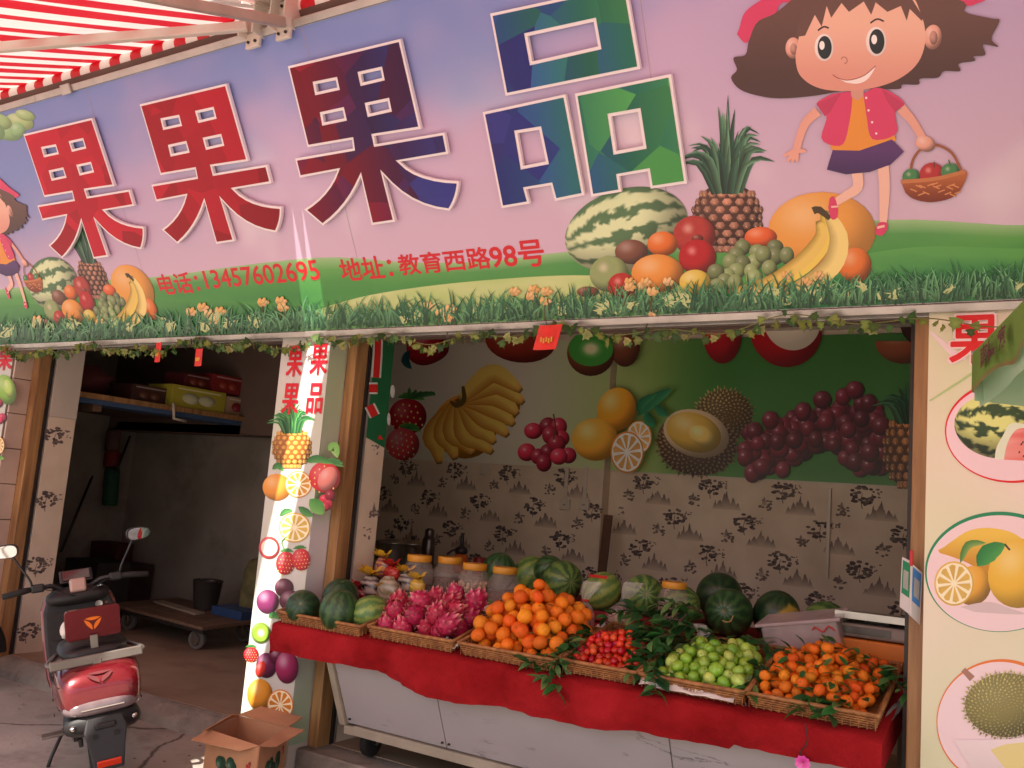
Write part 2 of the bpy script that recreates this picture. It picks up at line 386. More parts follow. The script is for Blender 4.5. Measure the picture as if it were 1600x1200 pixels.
# wallpaper ink-drawing motifs (flat print)
INK = hx('4e4346')
def wallpaper(plane, normal, x0, x1, y0, y1, name, ph=0):
    pr = Print(plane, normal, .0008); R = random.Random(3); pr.mod = 160
    base = hx('dfcab4')
    for j in range(int(y0/.25)-2, int(y1/.25)+3):
        for i in range(int(x0/.54)-2, int(x1/.54)+3):
            cx, cy = i*.54+(j % 2)*.27+ph, j*.25
            if x0+.06 < cx < x1-.06 and y0+.07 < cy < y1-.1:
                for k in range(34):
                    a = R.uniform(0, 6.28); q = R.uniform(.1, 1)**.5
                    pr.blob(cx+math.cos(a)*q*.085, cy+.035+math.sin(a)*q*.065, R.uniform(.01, .022), R.uniform(.007, .013), 0, cf=lambda u, v, x, y, c=mix(INK, base, R.uniform(0, .35)): c, nt=7, nr=1)
                pr.rib([(cx+.005, cy+.05), (cx-.004, cy), (cx+.006, cy-.055)], [.004, .007], mix(INK, base, .2), n=5)
            mx, my = cx+.125, cy-.085
            if x0+.07 < mx < x1-.07 and y0+.05 < my < y1-.05:
                for ddx, sc in ((0, 1.35), (.055, .95), (-.045, .9), (.09, .6), (-.08, .55)):
                    h = .115*sc*R.uniform(.85, 1.1); n_ = 15; L = [(mx+ddx-.045*sc, my-.045)]+[(mx+ddx+(q/n_-.5)*.085*sc, my-.04+h*max(.03, (1-abs(q/n_*2-1)**.8)*R.uniform(.72, 1.08))) for q in range(1, n_)]+[(mx+ddx+.047*sc, my-.045)]
                    pr.poly(L, None, cf=lambda x, y, a=my-.04, h=h, k=R.uniform(.65, .9): mix(base, INK, .12+k*(y-a)/h))
            vx, vy = cx+.1, cy+.055
            if x0+.05 < vx < x1-.05 and y0+.04 < vy < y1-.06:
                for k in range(12): pr.blob(vx+R.uniform(-.035, .035), vy+R.uniform(-.035, .03), R.uniform(.005, .012), R.uniform(.004, .008), 0, cf=lambda u, v, x, y, c=mix(INK, base, R.uniform(.2, .5)): c, nt=6, nr=1)
            sx, sy = cx-.13, cy-.05
            if x0+.04 < sx < x1-.04 and y0+.04 < sy < y1-.05:
                pr.poly([(sx-.02, sy-.03), (sx-.008, sy+.015), (sx, sy+.035), (sx+.01, sy+.01), (sx+.024, sy-.03)], None, cf=lambda x, y, a=sy: mix(base, INK, .45+7*(y-a)))
                for k in range(18):
                    pr.blob(sx+.01+R.uniform(-.045, .045), sy-.035+R.uniform(-.03, .045), .012, .008, 0, cf=lambda u, v, x, y, c=mix(INK, base, .3): c, nt=6, nr=1)
    tag(pr.build(name, bld, PAPER), kind='stuff')
wallpaper(lambda x, y: Vector((x, 6.5, y)), FRONT, -6.0, -3.16, .12, 1.87, 'wallpaper_print')
wallpaper(lambda x, y: Vector((x, 6.62, y)), FRONT, -3.15, .6, .12, 1.87, 'wallpaper_print', .1)
wallpaper(lambda x, y: Vector((-3.57, x, y)), (1, 0, 0), 4.114, 4.295, .12, 1.87, 'wallpaper_print', .06)
wallpaper(lambda x, y: Vector((-6.8, x, y)), (1, 0, 0), 4.114, 4.335, .12, 1.93, 'wallpaper_print', .13)
# surface conduits, sockets, trim on the back wall
M_PLASTIC = mat('ivory_plastic', 'cfc2b4', .4, var=.05)
for px in (887, 917):
    a = on_y(px, 735, 6.5); b = on_y(px-2, 780, 6.5)
    part_box('conduit', (a.x-.014, 6.482, b.z), (a.x+.014, 6.499, a.z+.03), M_PLASTIC, bld, .002)
    s_ = part_box('wall_socket', (b.x-.043, 6.47, b.z-.086), (b.x+.043, 6.499, b.z), M_PLASTIC, bld, .004)
    MB().b2((b.x-.008, 6.467, b.z-.052), (b.x-.004, 6.471, b.z-.04)).build('socket_slot', M_DARKMETAL, s_)
    MB().b2((b.x+.004, 6.467, b.z-.052), (b.x+.008, 6.471, b.z-.04)).build('socket_slot', M_DARKMETAL, s_)
a = on_y(1297, 763, 6.62); part_box('conduit', (a.x-.012, 6.6, 1.2), (a.x+.012, 6.619, a.z), M_PLASTIC, bld, .002)
a = on_y(760, 733, 6.5); part_box('wall_socket', (a.x-.045, 6.47, a.z-.05), (a.x+.045, 6.499, a.z+.04), M_PLASTIC, bld, .004)
part_box('trim_strip', (-3.15, 6.604, 1.853), (.6, 6.619, 1.87), M_PLASTIC, bld)

# ================================================================== signboard
sign = empty('signboard', (-3.4, 3.9, 2.44), 'long forward-leaning pink and blue shop signboard with big faceted characters', 'signboard')
def SP(x, v, h=0): return Vector((x, S0.y, S0.z))+SUP*v+SN*h
SX0, SX1 = -9.4, 1.6
mb = MB(); mb.add([SP(SX0, 0), SP(SX1, 0), SP(SX1, SLEN), SP(SX0, SLEN), SP(SX0, 0, -.05), SP(SX1, 0, -.05), SP(SX1, SLEN, -.05), SP(SX0, SLEN, -.05)], [(0, 1, 2, 3), (7, 6, 5, 4), (0, 4, 5, 1), (1, 5, 6, 2), (2, 6, 7, 3), (3, 7, 4, 0)])
mb.build('back_panel', M_ALU, sign)
def skyc(u, v):
    x = SX0+(SX1-SX0)*u; h = v
    n1 = nz(x*.9, h*2.2, 3)*.5+nz(x*2.3, h*5, 8)*.3+nz(x*6, h*11, 1)*.15
    left = sm(-3.2, -7.5, x)
    pink = mix(hx('d2b6ce'), hx('c2aad0'), sm(.2, .9, h)); pink = mix(pink, hx('aa98c8'), sm(-1.6, -.4, x)*sm(.3, 1.1, h)*.8); pink = mix(pink, hx('a694c2'), left*.75*sm(.1, .7, h))
    blue = mix(hx('6886cc'), hx('7c8fcc'), .5+.5*n1)
    t = sm(.62-.32*left, 1.02-.1*left, h+n1*.42+.06*math.sin(x*1.7))
    return mix(mix(pink, hx('e8dae4'), sm(.02, .4, n1+.06*sm(-2, 0, x))*(1-left)*.75), blue, t*(.85 if x < -1.6 else .6))
mb = MB(); mb.grid(lambda u, v: SP(SX0+(SX1-SX0)*u, .002+v*(SLEN-.004), .0006), 300, 64, lambda u, v: skyc(u, v)); mb.build('printed_sky', PRINT, sign)
# hills
pr = Print(sgn, SN, .0012)
def hill(top, bot, cf, nu=60, nv=6):
    pr.lay(); T = spline(top, nu+1)
    pr.mb.grid(lambda u, v: pr.P(T[round(u*nu)][0], T[round(u*nu)][1]*(1-v)+bot(T[round(u*nu)][0])*v), nu, nv, cf)
edge = lambda x: 538-.0448*x
hill([(-420, 470), (-200, 470), (0, 452), (120, 440), (250, 432), (400, 412), (520, 402), (640, 410), (760, 408), (880, 394), (1000, 386), (1200, 362), (1400, 343), (1600, 352), (1760, 340)], edge,
     lambda u, v: mix(hx('9cc48a'), mix(hx('3f8a45'), hx('5aa14a'), .5+.8*nz(u*14, v*3)), sm(0, .22, v)))
hill([(-420, 505), (0, 478), (200, 468), (330, 470), (480, 475), (620, 482)], edge, lambda u, v: mix(hx('4e9447'), hx('2f7240'), sm(0, .6, v)+.3*nz(u*9, v*4)), 30)
hill([(470, 492), (560, 465), (660, 448), (780, 436), (900, 430), (1000, 436), (1080, 450)], edge, lambda u, v: mix(mix(hx('d7dba0'), hx('a8c878'), .5+.6*nz(u*7, v*3)), hx('5d9a55'), sm(.35, 1, v)), 30)
hill([(1080, 440), (1200, 425), (1330, 400), (1450, 385), (1600, 388), (1760, 380)], edge, lambda u, v: mix(hx('5ea552'), hx('2c7c46'), sm(0, .7, v)+.35*nz(u*12, v*5)), 30)
pr.build('printed_hills', sign)

# ------------------------------------------------------------------ printed fruit drawings
def j_(R, a): return R.uniform(-a, a)
def autocut(name):
    def deco(fn):
        def g(p, *a, **k):
            fn(p, *a, **k)
            if p.auto: p.cut(name)
        return g
    return deco
@autocut('printed_round_fruit')
def p_round(p, x, y, r, col, ry=None, dark=.5, light=.35, **k): p.blob(x, y, r, ry or r, 0, hx(col) if isinstance(col, str) else col, dark=dark, light=light, **k)
@autocut('printed_watermelon')
def p_melon(p, x, y, rx, ry, rot, a='a9c089', b='27542f', n=9, seed=1):
    A, B = hx(a), hx(b); K = mul(A, 1.12)
    def cf(u, v, X, Y):
        w = v/max(.15, math.sqrt(max(.02, 1.02-u*u))); t = .5+.5*math.sin(w*n*1.6+2.2*nz(u*4+seed, v*4, 2)+1.1*nz(u*11, v*11, seed))
        t = sm(.42, .72, t+.35*nz(u*9+seed, v*9)); c = mix(K, B, t)
        e = math.hypot(u+.25, v+.45); return mul(c, 1.1-.55*sm(.5, 1.5, e))
    p.blob(x, y, rx, ry, rot, cf=cf, nt=72, nr=26)
def p_leaf(p, pts, wd, a='2f6b38', b='6fae5c', n=9):
    A, B = hx(a), hx(b); p.rib(pts, [0, wd*.75, wd, wd*.7, 0], A, cf=lambda t, s: mix(A, B, .25+.35*s+.3*t), n=n)
@autocut('printed_pineapple')
def p_pineapple(p, x, y, rx, ry, crown, seed=0, body='9c6a4a', dk='4a2a22', rot=0, ch=150, cw=90, lc=('1f3f33', '6f9a76')):
    R = random.Random(seed); B, D = hx(body), hx(dk)
    p.blob(x, y, rx, ry, rot, D, nt=40, nr=8, dark=.5, light=.1)
    rows = 9
    for j in range(rows):
        v = -.9+1.8*j/(rows-1); hw = math.sqrt(max(.1, 1-v*v*.96))
        for i in range(7+(j % 2)):
            u = math.sin((i-(3 if j % 2 == 0 else 3.5))*.41)*hw
            sh = 1.15-.5*abs(u)-.2*v; cx, cy = x+u*rx, y+v*ry
            p.blob(cx, cy, rx*.155*math.cos(u/hw*1.1), ry*.115, .0, mul(B, sh), nt=6, nr=2, dark=.4, light=.25)
            p.rib([(cx-rx*.03, cy+ry*.01), (cx+rx*.02, cy+ry*.07)], [rx*.035, 0], mix(hx('e8d0a8'), B, .3))
    A, Bq = hx(lc[0]), hx(lc[1])
    for k in range(52):
        q = k/51; a = j_(R, 1)*(1.15-.5*q*0); h = ch*(1.05-.55*q)*R.uniform(.75, 1.05); wd = rx*R.uniform(.11, .2)
        bx = x+a*rx*.35; ex = x+a*cw*(.55+.45*q); cy0 = y-ry*.82
        c = mix(A, Bq, R.uniform(0, .8))
        p.rib([(bx, cy0+ry*.15*q), ((bx+ex)/2-a*4, cy0-h*.55), (ex+a*cw*.15, cy0-h*(1-.45*abs(a)))], [wd, wd*1.05, wd*.6, 0], c, cf=lambda t, s, c=c: mul(c, .75+.35*s+.35*t), n=7)
@autocut('printed_apple')
def p_apple(p, x, y, r, col='c8202c', seed=0):
    C = hx(col)
    def cf(u, v, X, Y):
        e = math.hypot(u+.3, v+.35); s = .25+.12*math.sin(math.atan2(v+.25, u)*17+seed+3*nz(u*3, v*3))
        c = mix(mul(C, .85), mix(C, hx('e8a060'), .35), s*.5); c = mix(mix(c, (1, .9, .85), .55), c, sm(0, .4, e)); return mix(c, mul(C, .45), sm(.7, 1.4, e))
    p.blob(x, y, r, r*.93, 0, cf=cf, nt=32, nr=7)
@autocut('printed_citrus_slice')
def p_slice(p, x, y, r, rind='e08a20', flesh='f2b84a', ry=None, rot=0):
    ry = ry or r; W = hx('fbeecb'); F = hx(flesh)
    p.blob(x, y, r, ry, rot, hx(rind), nt=36, nr=2, dark=.1, light=.05); p.blob(x, y, r*.92, ry*.92, rot, W, nt=36, nr=1, dark=0, light=0)
    for k in range(10):
        a = 2*math.pi*k/10+.2; pts = [(.12, 0), (.8, -.24), (.86, 0), (.8, .24)]
        L = []
        for q, s in pts:
            an = a+s*.95*q/.86; uu, vv = q*math.cos(an)*r, q*math.sin(an)*ry; L.append((x+uu*math.cos(rot)-vv*math.sin(rot), y+uu*math.sin(rot)+vv*math.cos(rot)))
        p.poly(L, F, cf=lambda X, Y: mix(F, mul(F, .8), .5+.5*nz(X*.2, Y*.2)))
@autocut('printed_strawberry')
def p_straw(p, x, y, r, h, rot=0, col='c9242e'):
    C = hx(col); c_, s_ = math.cos(rot), math.sin(rot)
    def o(th): return (1-.18*math.sin(th)**2)*(1+.12*(-math.sin(th)))
    p.blob(x, y, r, h, rot, C, out=o, nt=30, nr=6, dark=.45, light=.3)
    R = random.Random(5)
    for j in range(6):
        for i in range(5):
            u, v = -.68+.34*i+(j % 2)*.15, -.6+.27*j
            if u*u+v*v < .75: p.blob(x+u*r*c_-v*h*s_, y+u*r*s_+v*h*c_, r*.05, r*.07, 0, hx('f0d080'), nt=6, nr=1, dark=0, light=0)
    for k in range(6):
        a = -1.57+(-1.2+.48*k); bx, by = x+h*.9*s_, y-h*.9*c_
        p_leaf(p, [(bx, by), (bx+math.cos(a+rot)*r*.4, by+math.sin(a+rot)*r*.3), (bx+math.cos(a+rot)*r*.8, by+math.sin(a+rot)*r*.45+r*.12)], r*.22)
@autocut('printed_grapes')
def p_grapes(p, cs, r, col, seed=0, hl=.5):
    R = random.Random(seed)
    for x, y in cs:
        c = mul(hx(col), R.uniform(.8, 1.25)); p.blob(x, y, r*R.uniform(.9, 1.1), r*R.uniform(.95, 1.15), 0, c, nt=18, nr=4, dark=.6, light=.25)
        p.blob(x-r*.28, y-r*.32, r*.16, r*.13, 0, mix(c, (1, 1, 1), hl), nt=8, nr=1, dark=0, light=0)
@autocut('printed_durian')
def p_durian(p, x, y, rx, ry, col='8f8048', dk='3c3420', seed=0, rot=0, sp=16):
    R = random.Random(seed); C, D = hx(col), hx(dk)
    p.blob(x, y, rx*.96, ry*.96, rot, mix(C, D, .6), nt=36, nr=4, dark=.4, light=.1)
    pts = []
    n = int(3.2*rx*ry/(sp*sp))
    for k in range(n):
        q = math.sqrt((k+.5)/n); a = k*2.39996; pts.append((q, a))
    for q, a in sorted(pts, key=lambda t: t[0]):
        u, v = q*math.cos(a), q*math.sin(a); cx, cy = x+u*rx, y+v*ry
        e = math.hypot(u+.3, v+.45); c = mix(mix(C, hx('c9bd80'), .5), mix(C, D, .55), sm(.2, 1.35, e)); c = mul(c, R.uniform(.85, 1.15))
        L = sp*(.55+.55*q); tx, ty = cx+u*L*1.1, cy+v*L*1.1-sp*.25*(1-q); wq = sp*.42
        nx, ny = -(ty-cy), tx-cx; nl = math.hypot(nx, ny) or 1; nx, ny = nx/nl*wq, ny/nl*wq
        p.lay(); p.mb.add([p.P(cx+nx, cy+ny), p.P(cx-nx, cy-ny), p.P(tx, ty)], [(0, 1, 2)], [mul(c, .7), mul(c, 1.0), mul(mix(c, hx('d8cd98'), .35), 1.1)])
@autocut('printed_banana')
def p_banana(p, pts, wd, col='e8c23c', tip='5a4420', n=14):
    C = hx(col); p.rib(pts, [wd*.35, wd*.85, wd, wd*.95, wd*.7, wd*.25], C, cf=lambda t, s: mix(mul(mix(C, hx('fff3b0'), .3*(s < .5)), 1.0-.25*(s > 0)), hx(tip), sm(.9, 1, t)+sm(.08, 0, t)*.7), n=n)

def fruit_cluster(off, name):
    p = Print(sgn, SN, .0022, off, (2.162, 860, 0)); p.auto = sign
    p_pineapple(p, 598, 735, 118, 118, None, seed=2, ch=320, cw=150, body='a8705a')
    p_melon(p, 258, 775, 212, 138, -.28, 'b4bd96', '4f6f4c', n=7, seed=4)
    p_round(p, 918, 780, 182, 'e8a04a', 132, dark=.3, light=.3)
    p_apple(p, 487, 795, 72, 'c83a38'); p_round(p, 498, 805, 20, '7a2a20', 14); p_apple(p, 498, 868, 64, 'cf1020')
    p_round(p, 712, 800, 55, 'e0602a', 34)
    p_round(p, 275, 850, 56, '7a4a3a', 42, dark=.5); p_round(p, 380, 823, 51, 'e0702a', 42)
    p_grapes(p, [(650, 835), (700, 850), (760, 835), (630, 862), (690, 885), (760, 865), (610, 885), (650, 890), (800, 862), (720, 860), (630, 915), (600, 935), (680, 915), (560, 918), (740, 905), (590, 950), (565, 968), (690, 940), (625, 955)], 27, '7a8a58', 3, .35)
    p_round(p, 1030, 895, 55, 'e0752e', 60); p_round(p, 363, 922, 88, 'e8943e', 64); p_apple(p, 200, 925, 66, 'a8bf80'); p_apple(p, 243, 965, 48, 'cf2a28'); p_round(p, 490, 952, 53, 'e0c050', 42)
    p_round(p, 128, 985, 38, '7a4a38', 18)
    p_banana(p, [(925, 712), (935, 780), (890, 860), (810, 930), (690, 985)], 62); p_banana(p, [(935, 715), (975, 800), (955, 890), (880, 950), (780, 990)], 70, 'f0d27a'); p_banana(p, [(905, 745), (915, 800), (850, 880), (740, 950), (600, 985)], 50, 'e2b84a')
    p.rib([(888, 712), (910, 708), (945, 738)], [26, 24, 16], hx('4a3a20'), n=5)
    p.build(name, sign)
fruit_cluster((0, 0, 0), 'printed_fruit'); fruit_cluster((-4.38, -.01, .018), 'printed_fruit')

def girl(off, name):
    p = Print(sgn, SN, .0072, off, (2.162, 860, 0)); HR = hx('6b4a44'); SK = hx('e8a898'); SK2 = hx('f0c0b0'); PK = hx('d8406e'); OR = hx('e8953c'); PU = hx('5c3470')
    # hat
    p.poly(spline([(640, 95), (660, 40), (720, -5), (800, -60), (1000, -130), (1250, -120), (1380, -50), (1470, -8), (1440, 12), (1385, 22), (1100, 30), (810, 5), (760, 50), (700, 80), (665, 145), (632, 115)], 60), PK)
    # hair
    hair = spline([(815, 0), (760, 45), (700, 75), (672, 140), (660, 185), (620, 195), (632, 235), (612, 262), (640, 300), (700, 322), (780, 332), (900, 322), (1000, 305), (1100, 300), (1180, 300), (1190, 285), (1245, 285), (1250, 265), (1310, 262), (1330, 240), (1385, 240), (1380, 215), (1435, 205), (1430, 190), (1470, 185), (1462, 150), (1515, 158), (1490, 130), (1518, 70), (1490, 62), (1400, 40), (1385, 0), (1100, -60)], 120)
    p.poly(hair, HR, cf=lambda x, y: mix(HR, hx('4e3432'), sm(0, 320, y)))
    # legs
    p.rib([(1035, 575), (1040, 630), (1000, 660), (960, 685)], [36, 34, 30, 24], SK2, n=12); p.rib([(1125, 560), (1130, 640), (1125, 755)], [38, 36, 24], SK2, n=10)
    p.poly(spline([(945, 668), (960, 664), (972, 700), (968, 735), (950, 738), (940, 700)], 18), PK); p.rib([(950, 698), (975, 696)], 6, SK2)
    p.poly(spline([(1100, 768), (1112, 750), (1138, 752), (1138, 775), (1120, 795), (1100, 790)], 18), PK); p.rib([(1105, 768), (1130, 762)], 8, SK2)
    # arms
    p.rib([(905, 375), (860, 420), (832, 505)], [34, 28, 24], SK, n=10)
    for q in ((790, 525), (800, 545), (818, 548), (835, 545), (865, 510)): p.rib([(832, 508), q], [20, 8], SK)
    p.rib([(1185, 365), (1225, 410), (1260, 470)], [36, 28, 26], SK, n=10)
    # basket
    p.rib(spline([(1215, 605), (1225, 540), (1260, 498), (1310, 490), (1360, 520), (1390, 580)], 20), 9, hx('9a5a3c'))
    p_apple(p, 1220, 597, 30, '4a9a60'); p_apple(p, 1290, 588, 42, 'd03038'); p_apple(p, 1352, 580, 32, '4a9a60'); p.rib([(1298, 565), (1297, 546)], 4, hx('5a3020')); p.rib([(1352, 560), (1346, 538)], 4, hx('3a6a40'))
    p.poly(spline([(1185, 610), (1300, 600), (1402, 575), (1395, 625), (1360, 665), (1290, 682), (1230, 672), (1200, 650)], 30), hx('a8562e'), cf=lambda x, y: mix(hx('b8683a'), hx('7a3420'), sm(580, 685, y)))
    p.rib([(1185, 613), (1300, 603), (1402, 578)], 13, hx('c47a4c'), n=8)
    R = random.Random(4)
    for k in range(16):
        x, y = R.uniform(1205, 1380), R.uniform(620, 662); p.rib([(x, y), (x+22, y-8 if k % 2 else y+9)], 4, hx('d8905a'))
    p.blob(1268, 485, 34, 26, .3, SK)
    # clothes
    p.poly(spline([(1005, 320), (1060, 318), (1160, 450), (1150, 482), (1040, 508), (955, 505), (950, 480)], 24), OR)
    p.poly([(955, 506), (1045, 508), (1155, 470), (1195, 512), (1150, 555), (1080, 580), (1000, 588), (935, 572)], PU, cf=lambda x, y: mix(PU, hx('43265c'), sm(500, 590, y)))
    p.poly(spline([(985, 312), (1020, 318), (1010, 420), (985, 490), (918, 470), (935, 390), (900, 350), (950, 318)], 30), PK); p.poly([(985, 312), (900, 350), (928, 392), (945, 380)], mul(PK, .9))
    p.poly(spline([(1058, 316), (1100, 296), (1150, 310), (1198, 350), (1165, 378), (1170, 450), (1090, 470), (1070, 400)], 30), PK); p.poly([(1120, 300), (1198, 350), (1165, 378), (1140, 345)], mul(PK, .9))
    for q in ((1068, 330), (1076, 372), (1088, 412), (1102, 450)): p.blob(q[0], q[1], 4, 4, 0, (1, .9, .9), nt=8, nr=1, dark=0)
    p.poly([(1015, 300), (1060, 300), (1058, 325), (1038, 340), (1018, 325)], mul(SK, .92))
    # ears, face
    p.blob(822, 162, 26, 36, 0, SK); p.blob(1293, 125, 30, 42, .1, SK); p.blob(823, 165, 12, 20, 0, mul(SK, .85), nt=12, nr=1); p.blob(1295, 127, 14, 24, 0, mul(SK, .85), nt=12, nr=1)
    p.poly(spline([(860, 20), (840, 130), (830, 200), (850, 260), (920, 300), (1040, 305), (1160, 275), (1240, 215), (1268, 130), (1250, 40), (1200, -20), (1000, -30)], 60), SK, cf=lambda x, y: mix(hx('f0bca8'), hx('e09a8c'), sm(60, 300, y)))
    # fringe
    p.poly([(830, 125), (850, 40), (880, -30), (1200, -40), (1262, 60), (1255, 70), (1215, 30), (1205, 70), (1185, 20), (1140, 40), (1100, 8), (1085, 50), (1060, 5), (1010, 40), (985, 10), (950, 60), (935, 20), (918, 90), (895, 50), (862, 120)], HR)
    p.rib(spline([(905, 103), (925, 90), (942, 95)], 8), 6, hx('3c2a28')); p.rib(spline([(1082, 78), (1105, 64), (1128, 72)], 8), 6, hx('3c2a28'))
    for ex, ey, s in ((926, 160, 1), (1102, 140, 1.08)):
        p.blob(ex, ey, 32*s, 46*s, 0, (.96, .9, .9), nt=28, nr=2, dark=.1); p.blob(ex+2, ey, 24*s, 39*s, 0, hx('22282e'), nt=28, nr=2, dark=.1, light=0); p.blob(ex-7, ey-7, 9*s, 15*s, 0, (1, .97, .97), nt=14, nr=1, dark=0, light=0)
    p.rib(spline([(984, 200), (990, 192), (1002, 196), (1003, 210), (994, 215)], 10), 3, hx('b06a60'))
    p.poly(spline([(968, 262), (1010, 270), (1060, 255), (1098, 225), (1075, 265), (1040, 282), (1000, 278)], 24), (.98, .92, .92)); p.rib(spline([(955, 252), (975, 264), (1010, 270), (1060, 255), (1100, 222)], 14), 3, hx('a04a48'))
    p.build(name, sign)
girl((0, 0, 0), 'printed_girl'); girl((-5.865, .01, -.02), 'printed_girl')
# printed leaves in the upper left corner
p = Print(sgn, SN, .003)
for x, y, a, b in ((-10, 190, 26, 16), (12, 205, 24, 14), (32, 190, 22, 12), (28, 203, 12, 12), (40, 180, 16, 8), (0, 190, 20, 12), (-30, 200, 40, 20)): p.blob(x, y, a, b, .3, mix(hx('8fc08a'), hx('bcd08a'), random.random()), dark=.25)
p.build('printed_leaves', sign)
# grass and flowers
p = Print(sgn, SN, .0085); R = random.Random(11); p.mod = 160
for k in range(2600):
    x = R.uniform(-330, 1720); y0 = edge(x)-R.uniform(0, 12); sc = .75+.45*(x+300)/2000; h = R.uniform(10, 42)*sc*(1.0 if R.random() < .8 else 1.25); dx = R.gauss(0, 14)*sc
    c = mix(hx('24583a'), hx('78b880'), R.random()**1.3)
    p.rib([(x, y0), (x+dx*.3, y0-h*.6), (x+dx, y0-h)], [R.uniform(2, 4)*sc, 2.8*sc, 0], c, cf=lambda t, s, c=c: mul(c, .68+.45*t+.1*s), n=4)
for x, y in ((300, 487), (318, 480), (328, 490), (345, 486), (335, 500), (412, 472), (440, 470), (443, 480), (670, 478), (690, 488), (705, 482), (700, 496), (805, 455), (835, 452), (830, 462), (853, 470), (855, 455), (985, 448), (1010, 440), (1020, 455), (1045, 440), (985, 440), (1020, 487), (1005, 447), (150, 515), (158, 505), (60, 500), (1230, 430), (1260, 440), (1280, 430), (1180, 455)):
    p.rib([(x, y), (x+R.uniform(-12, 12), y+30)], [2, 2.5], hx('4a4a28'))
    for k in range(5): a = k*1.257; p.blob(x+5*math.cos(a), y+2.5*math.sin(a), 6, 3.4, a*.4, mix(hx('e8b060'), hx('f2c890'), R.random()), nt=8, nr=1, dark=.25)
for k in range(70):
    x = R.uniform(-300, 1700); y = edge(x)-R.uniform(3, 22)
    for q in range(5): p_leaf(p, [(x, y), (x+R.uniform(-10, 10), y-R.uniform(4, 12)), (x+R.uniform(-16, 16), y-R.uniform(8, 20))], 4, 'a8b878', 'd8dca8', 4)
p.build('printed_grass', sign)
# small red lettering
RED = hx('d01828')
p = Print(sgn, SN, .002)
def sg_text(t, lb, rt, bold=.025):
    a, b = sgn(*lb), sgn(*rt); text_on(p, t, (a.x, a.y, a.z), (b.x, b.y, b.z), RED, bold); p.cut('printed_lettering', sign)
sg_text('电话：', (253, 461), (305, 424)); sg_text('13457602695', (324, 451), (494, 406)); sg_text('地址：', (536, 439), (608, 398)); sg_text('教育西路', (627, 430), (762, 385)); sg_text('98号', (770, 421), (846, 374))
p.build('printed_lettering', sign)

# joints between the printed panels
for x in (-6.9, -5.1, -3.3, -1.5, .3):
    mb = MB(); mb.add([SP(x, .002, .0011), SP(x+.004, .002, .0011), SP(x+.004, SLEN-.002, .0011), SP(x, SLEN-.002, .0011)], [(0, 1, 2, 3)]); mb.build('panel_joint', mat('panel_joint', 'a898a8', .5), sign)
# big raised characters
M_EDGE = mat('white_acrylic', 'f0e6ea', .35, var=.03)
def facet_mat():
    m = bpy.data.materials.new('faceted_acrylic'); m.use_nodes = True; n = m.node_tree.nodes; l = m.node_tree.links; b = n['Principled BSDF']
    tc = n.new('ShaderNodeTexCoord'); sx = n.new('ShaderNodeSeparateXYZ'); l.new(tc.outputs['Object'], sx.inputs[0])
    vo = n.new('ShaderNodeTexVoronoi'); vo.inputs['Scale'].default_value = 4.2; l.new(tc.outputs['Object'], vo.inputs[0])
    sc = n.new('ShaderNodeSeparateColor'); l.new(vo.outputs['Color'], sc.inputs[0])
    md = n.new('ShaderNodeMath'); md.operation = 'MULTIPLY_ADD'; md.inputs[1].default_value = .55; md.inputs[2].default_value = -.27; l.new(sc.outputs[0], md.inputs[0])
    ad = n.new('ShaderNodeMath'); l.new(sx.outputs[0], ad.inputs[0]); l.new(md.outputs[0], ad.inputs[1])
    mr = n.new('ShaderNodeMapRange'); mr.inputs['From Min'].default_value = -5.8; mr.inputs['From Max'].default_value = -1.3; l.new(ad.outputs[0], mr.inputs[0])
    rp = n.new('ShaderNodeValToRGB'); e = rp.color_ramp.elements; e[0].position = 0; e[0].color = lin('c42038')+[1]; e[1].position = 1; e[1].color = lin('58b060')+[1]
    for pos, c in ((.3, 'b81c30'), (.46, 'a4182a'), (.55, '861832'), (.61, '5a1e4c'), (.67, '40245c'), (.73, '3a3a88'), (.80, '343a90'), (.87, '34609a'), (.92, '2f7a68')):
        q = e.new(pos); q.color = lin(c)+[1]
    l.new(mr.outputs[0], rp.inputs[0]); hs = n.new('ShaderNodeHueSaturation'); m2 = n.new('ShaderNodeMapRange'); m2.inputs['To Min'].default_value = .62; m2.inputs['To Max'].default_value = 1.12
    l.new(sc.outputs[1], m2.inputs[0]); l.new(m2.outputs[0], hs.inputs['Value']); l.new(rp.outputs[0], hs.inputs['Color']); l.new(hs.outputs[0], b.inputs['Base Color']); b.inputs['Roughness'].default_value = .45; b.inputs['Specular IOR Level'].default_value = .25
    return m
M_FACET = facet_mat()
def inset(L, d):
    n = len(L); ar = sum(L[i][0]*L[(i+1) % n][1]-L[(i+1) % n][0]*L[i][1] for i in range(n)); s = 1 if ar > 0 else -1; out = []
    for i in range(n):
        a, b, c = Vector(L[i-1]), Vector(L[i]), Vector(L[(i+1) % n]); e1 = (b-a).normalized(); e2 = (c-b).normalized()
        n1, n2 = Vector((-e1.y, e1.x)), Vector((-e2.y, e2.x)); k = (n1+n2)
        k = k.normalized()*min(2.2, 1/max(.35, k.normalized().dot(n1))) if k.length > 1e-6 else n1
        out.append(tuple(b+k*(d*s)))
    return out
def arc(a, m, b, n=6): return [tuple((1-t)**2*a[k]+2*t*(1-t)*m[k]+t*t*b[k] for k in (0, 1)) for t in [i/n for i in range(n+1)]]
def sz(L): # picture trace of the second zoom -> plane coordinates (x, v)
    out = []
    for x, y in L:
        q = sgn(400+x/2.2857, y/2.2857); out.append((q.x, (q-S0).dot(SUP)))
    return out
